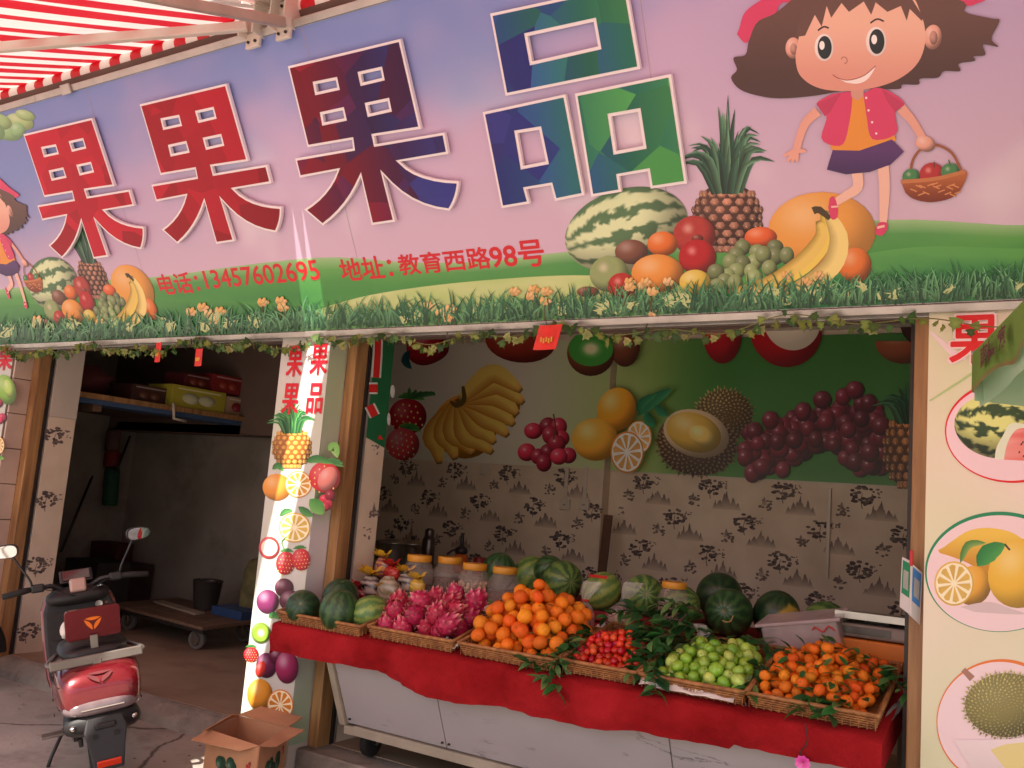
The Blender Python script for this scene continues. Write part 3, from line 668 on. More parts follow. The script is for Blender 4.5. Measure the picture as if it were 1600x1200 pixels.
def letter(name, outer, holes, dx, dv=0):
    O = [(x+dx, v+dv) for x, v in sz(outer)]; H = [[(x+dx, v+dv) for x, v in sz(h)] for h in holes]
    f = lambda x, v, h: SP(x, v, h)
    ar = sum(O[i][0]*O[(i+1) % len(O)][1]-O[(i+1) % len(O)][0]*O[i][1] for i in range(len(O)))
    if ar < 0: O = O[::-1]
    H = [h if sum(h[i][0]*h[(i+1) % len(h)][1]-h[(i+1) % len(h)][0]*h[i][1] for i in range(len(h))) > 0 else h[::-1] for h in H]
    Hin = [inset(h, .011) for h in H]
    a = MB().prism([O]+[h[::-1] for h in Hin], f, .014, .034).build('raised_character', M_EDGE, sign)
    MB().prism([inset(O, .012)]+[inset(h, -.003)[::-1] for h in H], f, .03405, .0365).build('character_face', M_FACET, a)
GUO = [(130, 235), (530, 138), (603, 457), (435, 483), (441, 512), (686, 470), (701, 546), (528, 574)]+arc((528, 574), (590, 640), (738, 643))[1:]+arc((738, 643), (736, 700), (705, 748))[1:]+arc((705, 748), (560, 735), (466, 616))[1:]+[(511, 787), (428, 799), (389, 627)]+arc((389, 627), (345, 735), (254, 801))[1:]+[(187, 744)]+arc((187, 744), (275, 690), (306, 605))[1:]+[(172, 631), (155, 563), (362, 527), (358, 496), (200, 523)]
GH = [[(220, 292), (305, 275), (314, 317), (228, 336)], [(380, 257), (465, 238), (474, 283), (390, 303)], [(245, 400), (329, 382), (339, 426), (253, 444)], [(405, 367), (490, 349), (499, 394), (415, 413)]]
base_x = sgn(456.9, 102.8).x
for q in (None, (225.5, 161.3), (43.5, 207.3)):
    letter('g', GUO, GH, 0 if q is None else sgn(*q).x-base_x)
letter('p', [(850, 48), (1333, -56), (1384, 244), (905, 340)], [[(973, 120), (1225, 65), (1244, 172), (993, 229)]], 0)
letter('p', [(823, 398), (1117, 334), (1184, 692), (1080, 713), (1065, 657), (976, 672), (990, 722), (890, 739)], [[(937, 465), (1030, 450), (1057, 580), (960, 599)]], 0)
letter('p', [(1151, 332), (1492, 262), (1549, 650), (1420, 669), (1410, 607), (1307, 625), (1315, 680), (1209, 698)], [[(1269, 405), (1383, 385), (1404, 525), (1290, 546)]], 0)
# aluminium edging of the sign
def bar(name, x0, x1, v0, v1, h0, h1, m=M_ALU):
    mb = MB(); mb.add([SP(x, v, h) for x in (x0, x1) for v, h in ((v0, h0), (v1, h0), (v1, h1), (v0, h1))], [(0, 1, 2, 3), (7, 6, 5, 4), (0, 4, 5, 1), (1, 5, 6, 2), (2, 6, 7, 3), (3, 7, 4, 0)]); return mb.build(name, m, sign, bevel=.003)
for x0, x1 in ((-9.4, -5.6), (-5.598, -2.2), (-2.198, 1.6)): bar('edge_strip', x0, x1, -.035, -.001, -.06, .012); bar('edge_strip', x0, x1, SLEN+.001, SLEN+.04, -.06, .014)
part_box('bottom_rail', (-9.4, 3.84, 2.405), (1.6, 3.88, 2.432), M_ALU, sign, .003)
part_box('bottom_cover', (-9.4, 3.80, 2.433), (1.6, 3.995, 2.446), M_DARKWALL, sign)
for x in (-5.3, -1.9, -8.1): bar('edge_clip', x, x+.09, SLEN-.01, SLEN+.05, .015, .03)
bar('top_cover', -9.4, 1.6, SLEN+.042, SLEN+.085, -.09, -.06, M_DARKWALL)

# ================================================================== awnings
def stripe_mat(name, translucent=.2):
    m = bpy.data.materials.new(name); m.use_nodes = True; n = m.node_tree.nodes; l = m.node_tree.links; b = n['Principled BSDF']
    tc = n.new('ShaderNodeTexCoord'); sx = n.new('ShaderNodeSeparateXYZ'); l.new(tc.outputs['Object'], sx.inputs[0])
    md = n.new('ShaderNodeMath'); md.operation = 'MULTIPLY'; md.inputs[1].default_value = 1/.196; l.new(sx.outputs[0], md.inputs[0])
    fr = n.new('ShaderNodeMath'); fr.operation = 'FRACT'; l.new(md.outputs[0], fr.inputs[0]); gt = n.new('ShaderNodeMath'); gt.operation = 'GREATER_THAN'; gt.inputs[1].default_value = .5; l.new(fr.outputs[0], gt.inputs[0])
    mx = n.new('ShaderNodeMix'); mx.data_type = 'RGBA'; mx.inputs[6].default_value = lin('cc2030')+[1]; mx.inputs[7].default_value = lin('ece4de')+[1]; l.new(gt.outputs[0], mx.inputs[0])
    l.new(mx.outputs[2], b.inputs['Base Color']); b.inputs['Roughness'].default_value = .6
    if translucent:
        t = n.new('ShaderNodeBsdfTranslucent'); l.new(mx.outputs[2], t.inputs[0]); ms = n.new('ShaderNodeMixShader'); ms.inputs[0].default_value = translucent
        l.new(b.outputs[0], ms.inputs[1]); l.new(t.outputs[0], ms.inputs[2]); l.new(ms.outputs[0], n['Material Output'].inputs[0])
    return m
M_AWN = stripe_mat('striped_awning_cloth'); M_ROLL = stripe_mat('striped_rolled_cloth', 0)
M_ARM = mat('cream_powder_coat', 'd8cdc2', .4, var=.05); M_ARM2 = mat('bare_arm_metal', 'b8a698', .45, metal=.3, var=.1)
def awning(x0, x1, label):
    r = empty('striped_awning', ((x0+x1)/2, 3.1, 3.8), label, 'awning', 'striped awnings over the shopfront')
    sl = math.radians(20); Lw = 3.2; Y0, Z0 = 3.06, 4.01
    def fn(u, v):
        x = x0+(x1-x0)*u; d = v*Lw
        return Vector((x, Y0-d*math.cos(sl), Z0-d*math.sin(sl)-.05*math.sin(v*math.pi)+.012*math.sin(x*9+v*2)*v+.01*math.sin(x*23)*math.sin(v*3.1)))
    c = MB().grid(fn, 120, 16).build('canopy_cloth', M_AWN, r, smooth=True)
    MB().tube([(x0, 3.06, 3.965), (x1, 3.06, 3.965)], .045, 20).build('rolled_cloth', M_ROLL, r, smooth=True, auto=40)
    e = fn(0, 1); MB().box(((x0+x1)/2, e.y-.02, e.z-.01), (x1-x0, .045, .07)).build('front_bar', M_ARM, r, bevel=.006)
    vv = MB().grid(lambda u, v: Vector((x0+(x1-x0)*u, e.y-.045+.008*math.sin(u*60), e.z-.02-v*(.2+.03*abs(math.sin((x1-x0)*u*math.pi/.392))))), 160, 3).build('valance', M_AWN, r, smooth=True)
    return r, e
rA, eA = awning(-8.6, -3.55, 'red and white striped awning lit by the sun at the upper left')
rB, eB = awning(-3.385, 1.7, 'red and white striped awning right of the wall bracket, mostly above the sign')
def arm(r, pts, w=.05, h=.035, m=M_ARM):
    for i in range(len(pts)-1):
        a, b = Vector(pts[i]), Vector(pts[i+1]); d = b-a; R3 = d.to_track_quat('X', 'Z').to_matrix()
        MB().box((a+b)/2, (d.length, h, w), R3).build('folding_arm', m, r, bevel=.006)
        MB().cyl(b-Vector((0, 0, .04)), b+Vector((0, 0, .04)), .035).build('arm_joint', m, r, smooth=True, auto=40)
def under(px, py, d=.09):
    q = 2.9
    while q > .6:
        a = on_y(px, py, q)
        if a.z < 4.01-.364*(3.06-q)-d: return a
        q -= .01
    return a
arm(rA, [(-3.63, 2.95, 3.87), under(-45, 78), (-4.3, .75, 3.1)], m=M_ARM)
# added plate blocking sun between the two rollers, notched to shape its streak
mb = MB(); mb.prism([[(-3.6, 3.12), (-3.6, 2.64), (-3.54, 2.65), (-3.515, 2.72), (-3.49, 2.66), (-3.46, 2.66), (-3.44, 2.72), (-3.42, 2.65), (-3.34, 2.64), (-3.34, 3.12)]], lambda x, y, h: Vector((x, y, 4.03-.364*(3.06-y)+h)), 0, .01); mb.build('sun_block_plate', M_ARM, rA)
arm(rA, [(-8.4, 2.95, 3.86), (-7.15, 2.1, 3.42), (-8.2, .75, 3.1)])
arm(rB, [(-3.36, 2.95, 3.83), (-3.3, 1.75, 3.38), (-3.2, .75, 3.05)], m=M_ARM2)
arm(rB, [(1.5, 2.95, 3.86), (.3, 2.1, 3.42), (1.3, .75, 3.1)])
for r, x in ((rA, -3.62), (rB, -3.4), (rA, -8.45), (rB, 1.55)):
    part_box('wall_bracket', (x-.05, 2.985, 3.77), (x+.05, 3.005, 3.98), M_ARM, r, .005)
    part_box('bracket_cheek', (x-.055, 2.93, 3.82), (x-.045, 3.1, 4.02), M_ARM, r, .003); part_box('bracket_cheek', (x+.045, 2.93, 3.82), (x+.055, 3.1, 4.02), M_ARM, r, .003)
    for k, (ax, az) in enumerate(((-.025, 3.80), (.025, 3.80), (-.025, 3.95), (.025, 3.95))): MB().cyl((x+ax, 2.983, az), (x+ax, 2.975, az), .008, n=8).build('bolt', M_DARKMETAL, r)
# ================================================================== fruit stall
M_MARBLE = mat('marble_panel', 'b0a8aa', .35, var=.05, scale=3)
def veins(m):
    n = m.node_tree.nodes; l = m.node_tree.links; b = n['Principled BSDF']; src = b.inputs['Base Color'].links[0].from_socket
    tc = n.new('ShaderNodeTexCoord'); mp = n.new('ShaderNodeMapping'); mp.inputs['Rotation'].default_value = (0, math.radians(38), 0); mp.inputs['Scale'].default_value = (1.3, 1, 9)
    l.new(tc.outputs['Object'], mp.inputs[0]); t = n.new('ShaderNodeTexNoise'); t.inputs['Scale'].default_value = 2.1; t.inputs['Detail'].default_value = 8; t.inputs['Roughness'].default_value = .6; l.new(mp.outputs[0], t.inputs[0])
    a = n.new('ShaderNodeMath'); a.operation = 'SUBTRACT'; a.inputs[1].default_value = .56; l.new(t.outputs[0], a.inputs[0]); c = n.new('ShaderNodeMath'); c.operation = 'ABSOLUTE'; l.new(a.outputs[0], c.inputs[0])
    mr = n.new('ShaderNodeMapRange'); mr.inputs['From Max'].default_value = .018; l.new(c.outputs[0], mr.inputs[0])
    t2 = n.new('ShaderNodeTexNoise'); t2.inputs['Scale'].default_value = 2.5; l.new(tc.outputs['Object'], t2.inputs[0]); m3 = n.new('ShaderNodeMapRange'); m3.inputs['From Min'].default_value = .53; m3.inputs['From Max'].default_value = .64; l.new(t2.outputs[0], m3.inputs[0])
    mm = n.new('ShaderNodeMath'); mm.operation = 'MAXIMUM'; inv = n.new('ShaderNodeMath'); inv.operation = 'SUBTRACT'; inv.inputs[0].default_value = 1; l.new(m3.outputs[0], inv.inputs[1]); l.new(mr.outputs[0], mm.inputs[0]); l.new(inv.outputs[0], mm.inputs[1])
    mx = n.new('ShaderNodeMix'); mx.data_type = 'RGBA'; mx.inputs[6].default_value = lin('6d6668')+[1]; l.new(mm.outputs[0], mx.inputs[0]); l.new(src, mx.inputs[7]); l.new(mx.outputs[2], b.inputs['Base Color'])
veins(M_MARBLE)
M_RED = mat('red_felt_cloth', '96151a', .95, var=.25, scale=4, bump=.5, bscale=120, spec=.12, rgb2='a42026')
M_REDD = mat('dark_red_cloth', '8e1c22', .95, var=.2, scale=5, bump=.3, bscale=90, spec=.15)
M_BATTEN = mat('pale_batten', 'a59886', .7, var=.15, scale=5)
M_RUBBER = mat('black_rubber', '1f1c1b', .75, var=.2, bump=.2)
M_BLACKP = mat('black_plastic', '252224', .45, var=.15, scale=12)
M_STEEL = mat('steel', 'a8a29c', .3, metal=.9, var=.1, scale=12)
M_WICK = mat('wicker', '9a6236', .6, var=.3, scale=30, bump=.2, bscale=90, rgb2='b47c48')
def zt(y): return .79+(min(y, 4.28)-3.66)*.258
stall = empty('fruit_stall', (-2, 4.1, .12), 'long fruit stall with slanted grey marbled front panels on casters', 'stall')
TX0, TX1 = -3.66, -.61
mb = MB(); mb.prism([[(3.665, .75), (3.665, .785), (4.28, .945), (4.28, .90)]], lambda y, z, h: Vector((h, y, z)), -3.52, TX1); mb.build('sloping_top', M_BATTEN, stall)
part_box('rear_top', (-3.5, 4.285, .9), (TX1, 5.25, .95), M_BATTEN, stall); part_box('rear_riser', (-3.0, 4.47, .964), (-1.66, 5.2, 1.012), mat('riser_red_felt', '7a181e', .95, var=.2), stall, .006)
def panel(x0, x1): 
    mb = MB(); mb.prism([[(3.705, .745), (3.905, .315), (3.925, .32), (3.725, .748)]], lambda y, z, h: Vector((h, y, z)), x0, x1); mb.build('front_panel', M_MARBLE, stall, bevel=.002)
panel(-3.315, -2.665); panel(-2.66, -1.45); panel(-1.445, TX1)
mb = MB(); mb.prism([[(3.69, .745), (3.89, .30), (3.935, .305), (3.735, .75)]], lambda y, z, h: Vector((h, y, z)), -3.36, -3.32); mb.build('side_batten', M_BATTEN, stall, bevel=.003)
part_box('bottom_rail', (-3.26, 3.885, .262), (TX1, 3.93, .31), M_BATTEN, stall, .004); part_box('bottom_rail', (-3.335, 3.9, .255), (-3.265, 3.96, .3), M_BATTEN, stall, .004)
for x, z in ((-3.29, .34), (-2.68, .34), (-2.64, .34), (-1.43, .34), (-3.28, .70), (-1.2, .69)): MB().cyl((x, 3.70+(.745-z)*.465-.006, z), (x, 3.70+(.745-z)*.465+.01, z), .006, n=8).build('screw', M_DARKMETAL, stall)
for x in (-3.26, -.7):
    for y in (4.05, 4.85):
        part_box('frame_leg', (x-.02, y-.02, .27), (x+.02, y+.02, .9), M_BATTEN, stall)
        fk = MB(); fk.b2((x-.042, y-.03, .2), (x-.034, y+.03, .272)); fk.b2((x+.034, y-.03, .2), (x+.042, y+.03, .272)); fk.b2((x-.042, y-.04, .262), (x+.042, y+.04, .27)); fk.build('caster_fork', M_BLACKP, stall)
        t = MB().lathe([(.02, -.026), (.062, -.026), (.075, -.018), (.078, 0), (.075, .018), (.062, .026), (.02, .026)], (x, y, .203), 28, (1, 0, 0)).build('caster_wheel', M_RUBBER, stall, smooth=True, auto=35)
        MB().cyl((x-.045, y, .203), (x+.045, y, .203), .012, n=10).build('axle', M_STEEL, t)
# red cloth over the stall: sloping sheet + hanging front + side flap
cloth = empty('red_tablecloth', (-2, 3.7, .8), 'bright red felt cloth draped over the fruit stall with its front edge hanging', 'tablecloth')
hem = [(x, z) for x, z in ((lambda q: (q.x, q.z))(on_y(px, py, 3.655)) for px, py in ((424, 1016), (462, 1024), (498, 1032), (545, 1040), (590, 1048), (628, 1070), (669, 1089), (716, 1098), (788, 1105), (827, 1118), (922, 1137), (969, 1141), (994, 1141), (1036, 1151), (1120, 1168), (1138, 1171), (1146, 1164), (1230, 1181), (1318, 1197), (1395, 1214)))]
def hemz(x): return float(np.interp(x, [a for a, b in hem], [b for a, b in hem]))
XL, XR = -3.69, -.592
def clfn(u, v):
    x = XL+(XR-XL)*u
    if v < .5:
        t = v/.5; z = hemz(x)*(1-t)+.80*t; d = 1-t
        return Vector((x, 3.648-.012*math.sin(x*7.3+1)*d-.006*math.sin(x*19+z*14)*d-.016*nz(x*6, z*5, 2)-.012*nz(x*15, z*12, 5)-.006*nz(x*34, z*30)-.012*math.sin(t*math.pi), z+.004*nz(x*14, 3)*d))
    t = (v-.5)/.5; y = 3.655+(4.285-3.655)*t; lim = 3.8 if x < -3.56 else 9
    y = min(y, lim)
    return Vector((x, y, zt(y)+.012+.004*nz(x*8, y*8)+(.004 if t < .05 else 0)))
MB().grid(clfn, 300, 48).build('front_drape', M_RED, cloth, smooth=True)
mb = MB(); mb.grid(lambda u, v: Vector((-3.5+(XR+3.5)*u, 4.286+.97*v, .956+.003*nz(u*20, v*6))), 60, 12); mb.build('rear_sheet', M_REDD, cloth, smooth=True)
mb = MB(); mb.grid(lambda u, v: Vector((XR-.012+.008*nz(u*6, v*3)*u, 3.65+.62*u, (zt(3.65+.62*u)+.01)*(1-v)+(.66+.12*u)*v)), 20, 8); mb.build('side_flap', M_RED, cloth, smooth=True)
mb = MB(); mb.grid(lambda u, v: Vector((XL-.002+.008*nz(u*6, v*3), 3.65+.15*u, (zt(3.65+.15*u)+.01)*(1-v)+(hemz(XL)-.02+.05*u)*v)), 10, 6); mb.build('side_flap', M_RED, cloth, smooth=True)
mb = MB(); mb.grid(lambda u, v: Vector((XL+.02+.3*u, 3.78-.02*u, (.76)*(1-v)+(hemz(XL+.3*u)-.012-.006*math.sin(u*9))*v)), 16, 4); mb.build('inner_flap', M_REDD, cloth, smooth=True)
# ------------------------------------------------------------------ wicker trays
def tray(x0, x1, y0, y1, label, h=.055, dz=.016):
    r = empty('wicker_tray', ((x0+x1)/2, (y0+y1)/2, zt((y0+y1)/2)), label, 'tray', 'wicker trays on the stall')
    z = lambda y: zt(y)+dz
    def ring(o, hh): return [(x0-o, y0-o, z(y0)+hh), (x1+o, y0-o, z(y0)+hh), (x1+o, y1+o, z(y1)+hh), (x0-o, y1+o, z(y1)+hh), (x0-o, y0-o, z(y0)+hh)]
    def walk(o, hh, st, amp=0, ph=0):
        P = [Vector(p) for p in ring(o, hh)]; out = []; k = 0
        for i in range(4):
            a, b = P[i], P[i+1]; n = max(2, int((b-a).length/st)); nn = Vector(((b-a).y, -(b-a).x, 0)).normalized()
            for j in range(n): out.append(a+(b-a)*(j/n)+nn*amp*(1 if (k+ph) % 2 else -1)); k += 1
        out.append(P[0]); return out
    MB().tube(walk(.022, h, .1), .0085, 7).build('rim', M_WICK, r, smooth=True)
    w = MB()
    for k in range(6):
        hh = .004+(h-.01)*k/5; w.tube(walk(.02*k/5, hh, .014, .0035, k), .0042, 4, False)
    tag(w.build('woven_cane', M_WICK, r, smooth=True), kind='stuff')
    s_ = MB()
    for p in walk(.011, 0, .028): s_.cyl(p, p+Vector((0, 0, h)), .003, n=4)
    tag(s_.build('cane_stakes', M_WICK, r), kind='stuff')
    MB().add([(x0, y0, z(y0)+.002), (x1, y0, z(y0)+.002), (x1, y1, z(y1)+.002), (x0, y1, z(y1)+.002)], [(0, 1, 2, 3)]).build('tray_base', M_WICK, r)
    return r
T = [(-3.655, -3.12, 3.69, 3.80), (-3.03, -2.55, 3.70, 4.08), (-2.47, -1.99, 3.70, 4.1), (-1.93, -1.61, 3.72, 4.2), (-1.55, -1.14, 3.72, 4.2), (-1.09, -.64, 3.72, 4.22)]
tray(-3.655, -3.11, 3.68, 3.795, 'wicker tray of whole watermelons at the left end of the stall')
for t, nm in zip(T[1:], ('dragon fruit', 'large oranges', 'small red tomatoes', 'green jujubes on white paper', 'leafy mandarins at the right end of the stall')): tray(*t, 'wicker tray holding '+nm)
# ------------------------------------------------------------------ fruit meshes
F_MELON = cmat('melon_skin', .35, .5, bump=.05, bscale=30, var=.18); F_CITRUS = cmat('citrus_peel', .5, .4, bump=.4, bscale=220, var=.16); F_SHINY = cmat('shiny_fruit_skin', .22, .5, var=.18); F_DRAGON = cmat('dragon_fruit_skin', .45, .4, var=.12)
F_LEAF = cmat('glossy_leaf', .35, .5, var=.25, translucent=.15)
def melon_mesh(k, a, b, n=11, el=1.12, patch=False):
    A, B = hx(a), hx(b)
    def cf(d, th, ph):
        t = math.sin(th*n+1.6*nz(d.x*3+k, d.y*3, d.z*3)+1.3*nz(d.x*9, d.y*9+k, d.z*8)); c = mix(A, B, sm(-.5, .45, t+.5*nz(d.x*14, d.y*14, d.z*14+k)))
        if ph < .14: c = mix(hx('8a7a50'), c, ph/.14)
        if patch: c = mix(c, hx('d8b850'), sm(.62, .75, -d.y*.62+d.z*.2+d.x*.66+.1*nz(d.x*5, d.y*5, d.z*5)))
        return c
    return MB().ball((0, 0, 0), (1, 1, el), 64, 40, cf, lambda d, th, ph: 1+.012*nz(d.x*2+k, d.y*2, d.z*2)-.06*max(0, 1-ph/.25)).mesh('melon', F_MELON, True)
MEL = [melon_mesh(1, '44683a', '27462a'), melon_mesh(2, '6f8c46', '3a5f34', 10, 1.0), melon_mesh(3, '35522f', '22402a', 9, 1.08), melon_mesh(4, '8a9a4c', '56783e', 10, 1.15), melon_mesh(5, '3c5c36', '264430', 10, 1.1, True)]
def surf(x, y):
    if y < 4.285: return zt(y)+.014
    return 1.013 if (-3.0 < x < -1.66 and y >= 4.47) else .96
def seat_y(px, py, y, half):
    """distance at which a thing seen at this place stands on the stall instead of floating"""
    t = 3.72
    while t < 5.15:
        a = on_y(px, py, t); d = (a-CAM).dot(CF)
        if a.z-half*d/FPX <= surf(a.x, t): return t
        t += .01
    return y
def melon(px, py, rpx, y, kind, rot, label, sc=(1, 1, 1)):
    if y > 4.3: y = seat_y(px, py, y, rpx*.97)
    p = on_y(px, py, y); dep = (p-CAM).dot(CF); r = rpx*dep/FPX
    o = inst('watermelon', MEL[kind], p, rot, tuple(r*s for s in sc), None, label, 'watermelon', 'watermelons on the stall'); return o, r
melon(473, 949, 27, 3.735, 2, (1.25, .3, .5), 'dark green watermelon at the far left end of the front tray')
melon(530, 954, 31, 3.73, 0, (.2, .1, 1), 'striped green watermelon second from left in the front tray', (1, 1, .95))
melon(578, 957, 26, 3.82, 3, (1.3, .2, 2.2), 'pale striped watermelon touching the dragon fruit')
melon(532, 935, 29, 3.93, 2, (.4, .2, .3), 'watermelon half hidden behind the front tray melons')
RM = [(779, 893, 27, 4.75, 0, (.3, .2, .4), 'dark watermelon behind the rightmost glass jar'), (829, 899, 28, 4.6, 3, (.5, .6, 1), 'yellowish green watermelon right of the jars'), (857, 890, 22, 4.85, 0, (1, .6, 1), 'small dark watermelon in the rear row against the wall'), (879, 908, 32, 4.55, 1, (1.5, .2, .9), 'round light green watermelon behind the oranges'),
      (940, 924, 29, 4.5, 3, (.9, .5, 2), 'striped watermelon with red tape on top'), (1006, 930, 32, 4.55, 1, (1.4, .1, .5), 'green watermelon behind the knotted plastic bag'), (1066, 944, 28, 4.45, 1, (1.2, .4, 1.4), 'watermelon under the yellow lid behind the leaves'), (1124, 931, 36, 4.75, 2, (1.4, .2, .3), 'big dark watermelon behind the curly stemmed one'),
      (1139, 957, 37, 4.45, 0, (1.45, .1, .1), 'large striped watermelon with a dry curly stem'), (1213, 962, 36, 4.55, 4, (.3, .3, .2), 'dark watermelon with a yellow ground spot'), (1290, 976, 36, 4.6, 1, (1.4, 0, 1.1), 'watermelon behind the clear plastic box')]
for a in RM:
    o, r = melon(*a)
    if 'curly' in a[-1]:
        c = o.location; MB().tube(spline([(c.x, c.y-r*.98, c.z-.02), (c.x+.02, c.y-r*1.08, c.z-.035), (c.x+.05, c.y-r*1.05, c.z-.03), (c.x+.062, c.y-r*1.02, c.z)], 10), .004, 6).build('stem', mat('dry_stem', 'b8a060', .7), o, smooth=True)
    if 'tape' in a[-1]:
        c = o.location; MB().grid(lambda u, v: c+Vector((math.sin((u-.5)*1.1)*r*1.02, -math.cos((u-.5)*1.1)*r*.72+v*.012, r*.74+v*.014)), 10, 1).build('red_tape', mat('red_tape', 'c8302a', .4), o)
def citrus_mesh(k, col, r2=.93):
    C = hx(col)
    def cf(d, th, ph):
        c = mul(C, 1+.1*nz(d.x*3+k, d.y*3, d.z*3)); return mix(hx('5a6a28'), c, sm(.06, .16, ph))
    return MB().ball((0, 0, 0), (1, 1, r2), 20, 14, cf, lambda d, th, ph: 1-.07*max(0, 1-ph/.4)+.015*nz(d.x*2+k, d.y*2, d.z*2)).mesh('citrus', F_CITRUS, True)
ORG = [citrus_mesh(k, c) for k, c in enumerate(('ef7d14', 'f08a1c', 'ea6f10'))]; MAN = [citrus_mesh(k+5, c, .84) for k, c in enumerate(('ee7614', 'f0861e', 'e86a12'))]
def shiny_mesh(k, col, el, stem='6a7a30', rnd=12):
    C = hx(col)
    def cf(d, th, ph): c = mul(C, 1+.18*nz(d.x*2+k, d.y*2, d.z*2)); return mix(hx(stem), c, sm(.08, .22, ph))
    return MB().ball((0, 0, 0), (1, 1, el), 16, rnd, cf, lambda d, th, ph: 1-.1*max(0, 1-ph/.4)).mesh('fruit', F_SHINY, True)
TOM = [shiny_mesh(k, c, 1.08) for k, c in enumerate(('c81e16', 'd4321e', 'b8160f', 'd8502a'))]; JUJ = [shiny_mesh(k+9, c, 1.2) for k, c in enumerate(('8fb83a', 'a0c24a', '7fae34', 'b2c860'))]
def dragon_mesh(k):
    R = random.Random(k); C = hx('c82a54'); mb = MB()
    mb.ball((0, 0, 0), (1, 1, 1.12), 18, 12, lambda d, th, ph: mul(C, .9+.3*nz(d.x*3+k, d.y*3, d.z*3)))
    for j in range(6):
        for i in range(7):
            th = i*.9+j*.45+j_(R, .2); ph = .45+j*.42; d = Vector((math.sin(ph)*math.cos(th), math.sin(ph)*math.sin(th), math.cos(ph)*1.12))
            e = Vector((-math.sin(th), math.cos(th), 0)); up = Vector((-math.cos(ph)*math.cos(th), -math.cos(ph)*math.sin(th), math.sin(ph))).normalized()
            a = d*.97; L = R.uniform(.5, .8)*(1.2 if j < 2 else .9); tip = a+up*L*.8+d.normalized()*L*.45; m1 = a+up*L*.45+d.normalized()*.1
            w_ = .24; mb.add([a-e*w_, a+e*w_, m1+e*w_*.75, m1-e*w_*.75, tip], [(0, 1, 2, 3), (3, 2, 4)], [mul(C, .7), mul(C, .75), mix(C, hx('f0a0a8'), .35), mix(C, hx('f0a0a8'), .35), mix(hx('a8b070'), hx('f0a8a0'), R.random())])
    for i in range(6):
        a = i*1.05; mb.add([(.12*math.cos(a), .12*math.sin(a), 1.05), (.12*math.cos(a+.9), .12*math.sin(a+.9), 1.05), (.22*math.cos(a+.4), .22*math.sin(a+.4), 1.42)], [(0, 1, 2)], [C, C, hx('8a9a58')])
    return mb.mesh('dragon', F_DRAGON, True)
DRA = [dragon_mesh(k) for k in range(3)]
def leaf_mesh(k, L=1, wd=.4, a='24522a', b='3f7a38'):
    A, B = hx(a), hx(b)
    def fn(u, v):
        h = math.sin(math.pi*min(1, u*1.02+.0))**.8*wd/2 if 0 < u < 1 else 0
        return Vector((u*L, (v-.5)*2*h, .10*abs(v-.5)*2*h*3-.28*u*u*L*(1 if k % 2 else .5)))
    return MB().grid(fn, 6, 2, lambda u, v: mix(A, B, .35+.5*abs(v-.5)+.3*u)).mesh('leaf', F_LEAF, True)
LEAF = [leaf_mesh(0), leaf_mesh(1), leaf_mesh(2, 1, .5, '1e4426', '345f30'), leaf_mesh(3, 1, .36, '3d6b38', '7a9a58')]
def heap(name, meshes, n, x0, x1, y0, y1, r, mound, label, cat, group, seed, tilt=True, var=.13, leaves=0, lsize=.05, tries=60, sq=.93, dz=.02):
    R = random.Random(seed); P = []
    for k in range(n):
        best = None
        for t in range(tries):
            x, y = R.uniform(x0+r, x1-r), R.uniform(y0+r, y1-r); rr = r*(1+j_(R, var)); z = zt(y)+dz+rr*sq
            for (a, b, c, q) in P:
                dd = (x-a)**2+(y-b)**2; s_ = (rr+q)*.93
                if dd < s_*s_: z = max(z, c+math.sqrt(s_*s_-dd)*sq)
            lim = zt(y)+dz+mound(x, y)
            if z > lim+rr*.3: continue
            sc = z-lim*.75
            if best is None or sc < best[0]: best = (sc, x, y, z, rr)
        if best is None: continue
        _, x, y, z, rr = best; P.append((x, y, z, rr))
        rot = (j_(R, 1.2), j_(R, 1.2), R.uniform(0, 6.28)) if tilt else (j_(R, .5), j_(R, .5), R.uniform(0, 6.28))
        fx, fz = (x-x0)/(x1-x0), (z-zt(y)-dz)/max(.05, mound((x0+x1)/2, (y0+y1)/2)); wx = 'left side' if fx < .34 else ('right side' if fx > .66 else 'middle')
        wz = ('in the bottom layer' if fz < .4 else ('halfway up' if fz < .8 else 'near the top'))+(' towards the front' if y < y0+(y1-y0)*.45 else ' towards the back')
        o = inst(name, R.choice(meshes), (x, y, z), rot, (rr*R.uniform(.94, 1.03), rr*R.uniform(.94, 1.03), rr*R.uniform(.92, 1.05)), None, label.replace('@', wz+', '+wx), cat, group)
        if R.random() < leaves:
            for q in range(R.choice((1, 1, 2))):
                a = R.uniform(0, 6.28); inst('leaf', R.choice(LEAF), (x+.3*rr*math.cos(a), y-.2*rr, z+rr*.75), (j_(R, .5), -.3+j_(R, .5), a), lsize*R.uniform(.75, 1.2), o)
    return P
def cone(xc, yc, wx, wy, h, base=.05): return lambda x, y: base+h*max(0, 1-math.hypot((x-xc)/wx, (y-yc)/wy))
POS = {}
POS['d'] = heap('dragon_fruit', DRA, 34, -3.10, -2.55, 3.68, 4.08, .054, cone(-2.84, 3.93, .40, .34, .10, .08), 'pink scaly dragon fruit @ of the pile', 'dragon fruit', 'pile of dragon fruit', 1)
POS['o'] = heap('orange', ORG, 150, -2.49, -1.97, 3.69, 4.12, .0355, cone(-2.24, 3.94, .38, .36, .23, .055), 'large orange @ of the orange pile', 'orange', 'pile of oranges', 2, leaves=.14, lsize=.055)
POS['t'] = heap('cherry_tomato', TOM, 210, -1.94, -1.62, 3.72, 4.08, .0185, cone(-1.78, 3.92, .28, .28, .15, .06), 'small red tomato @ of the heap', 'tomato', 'heap of small tomatoes', 3, tries=40)
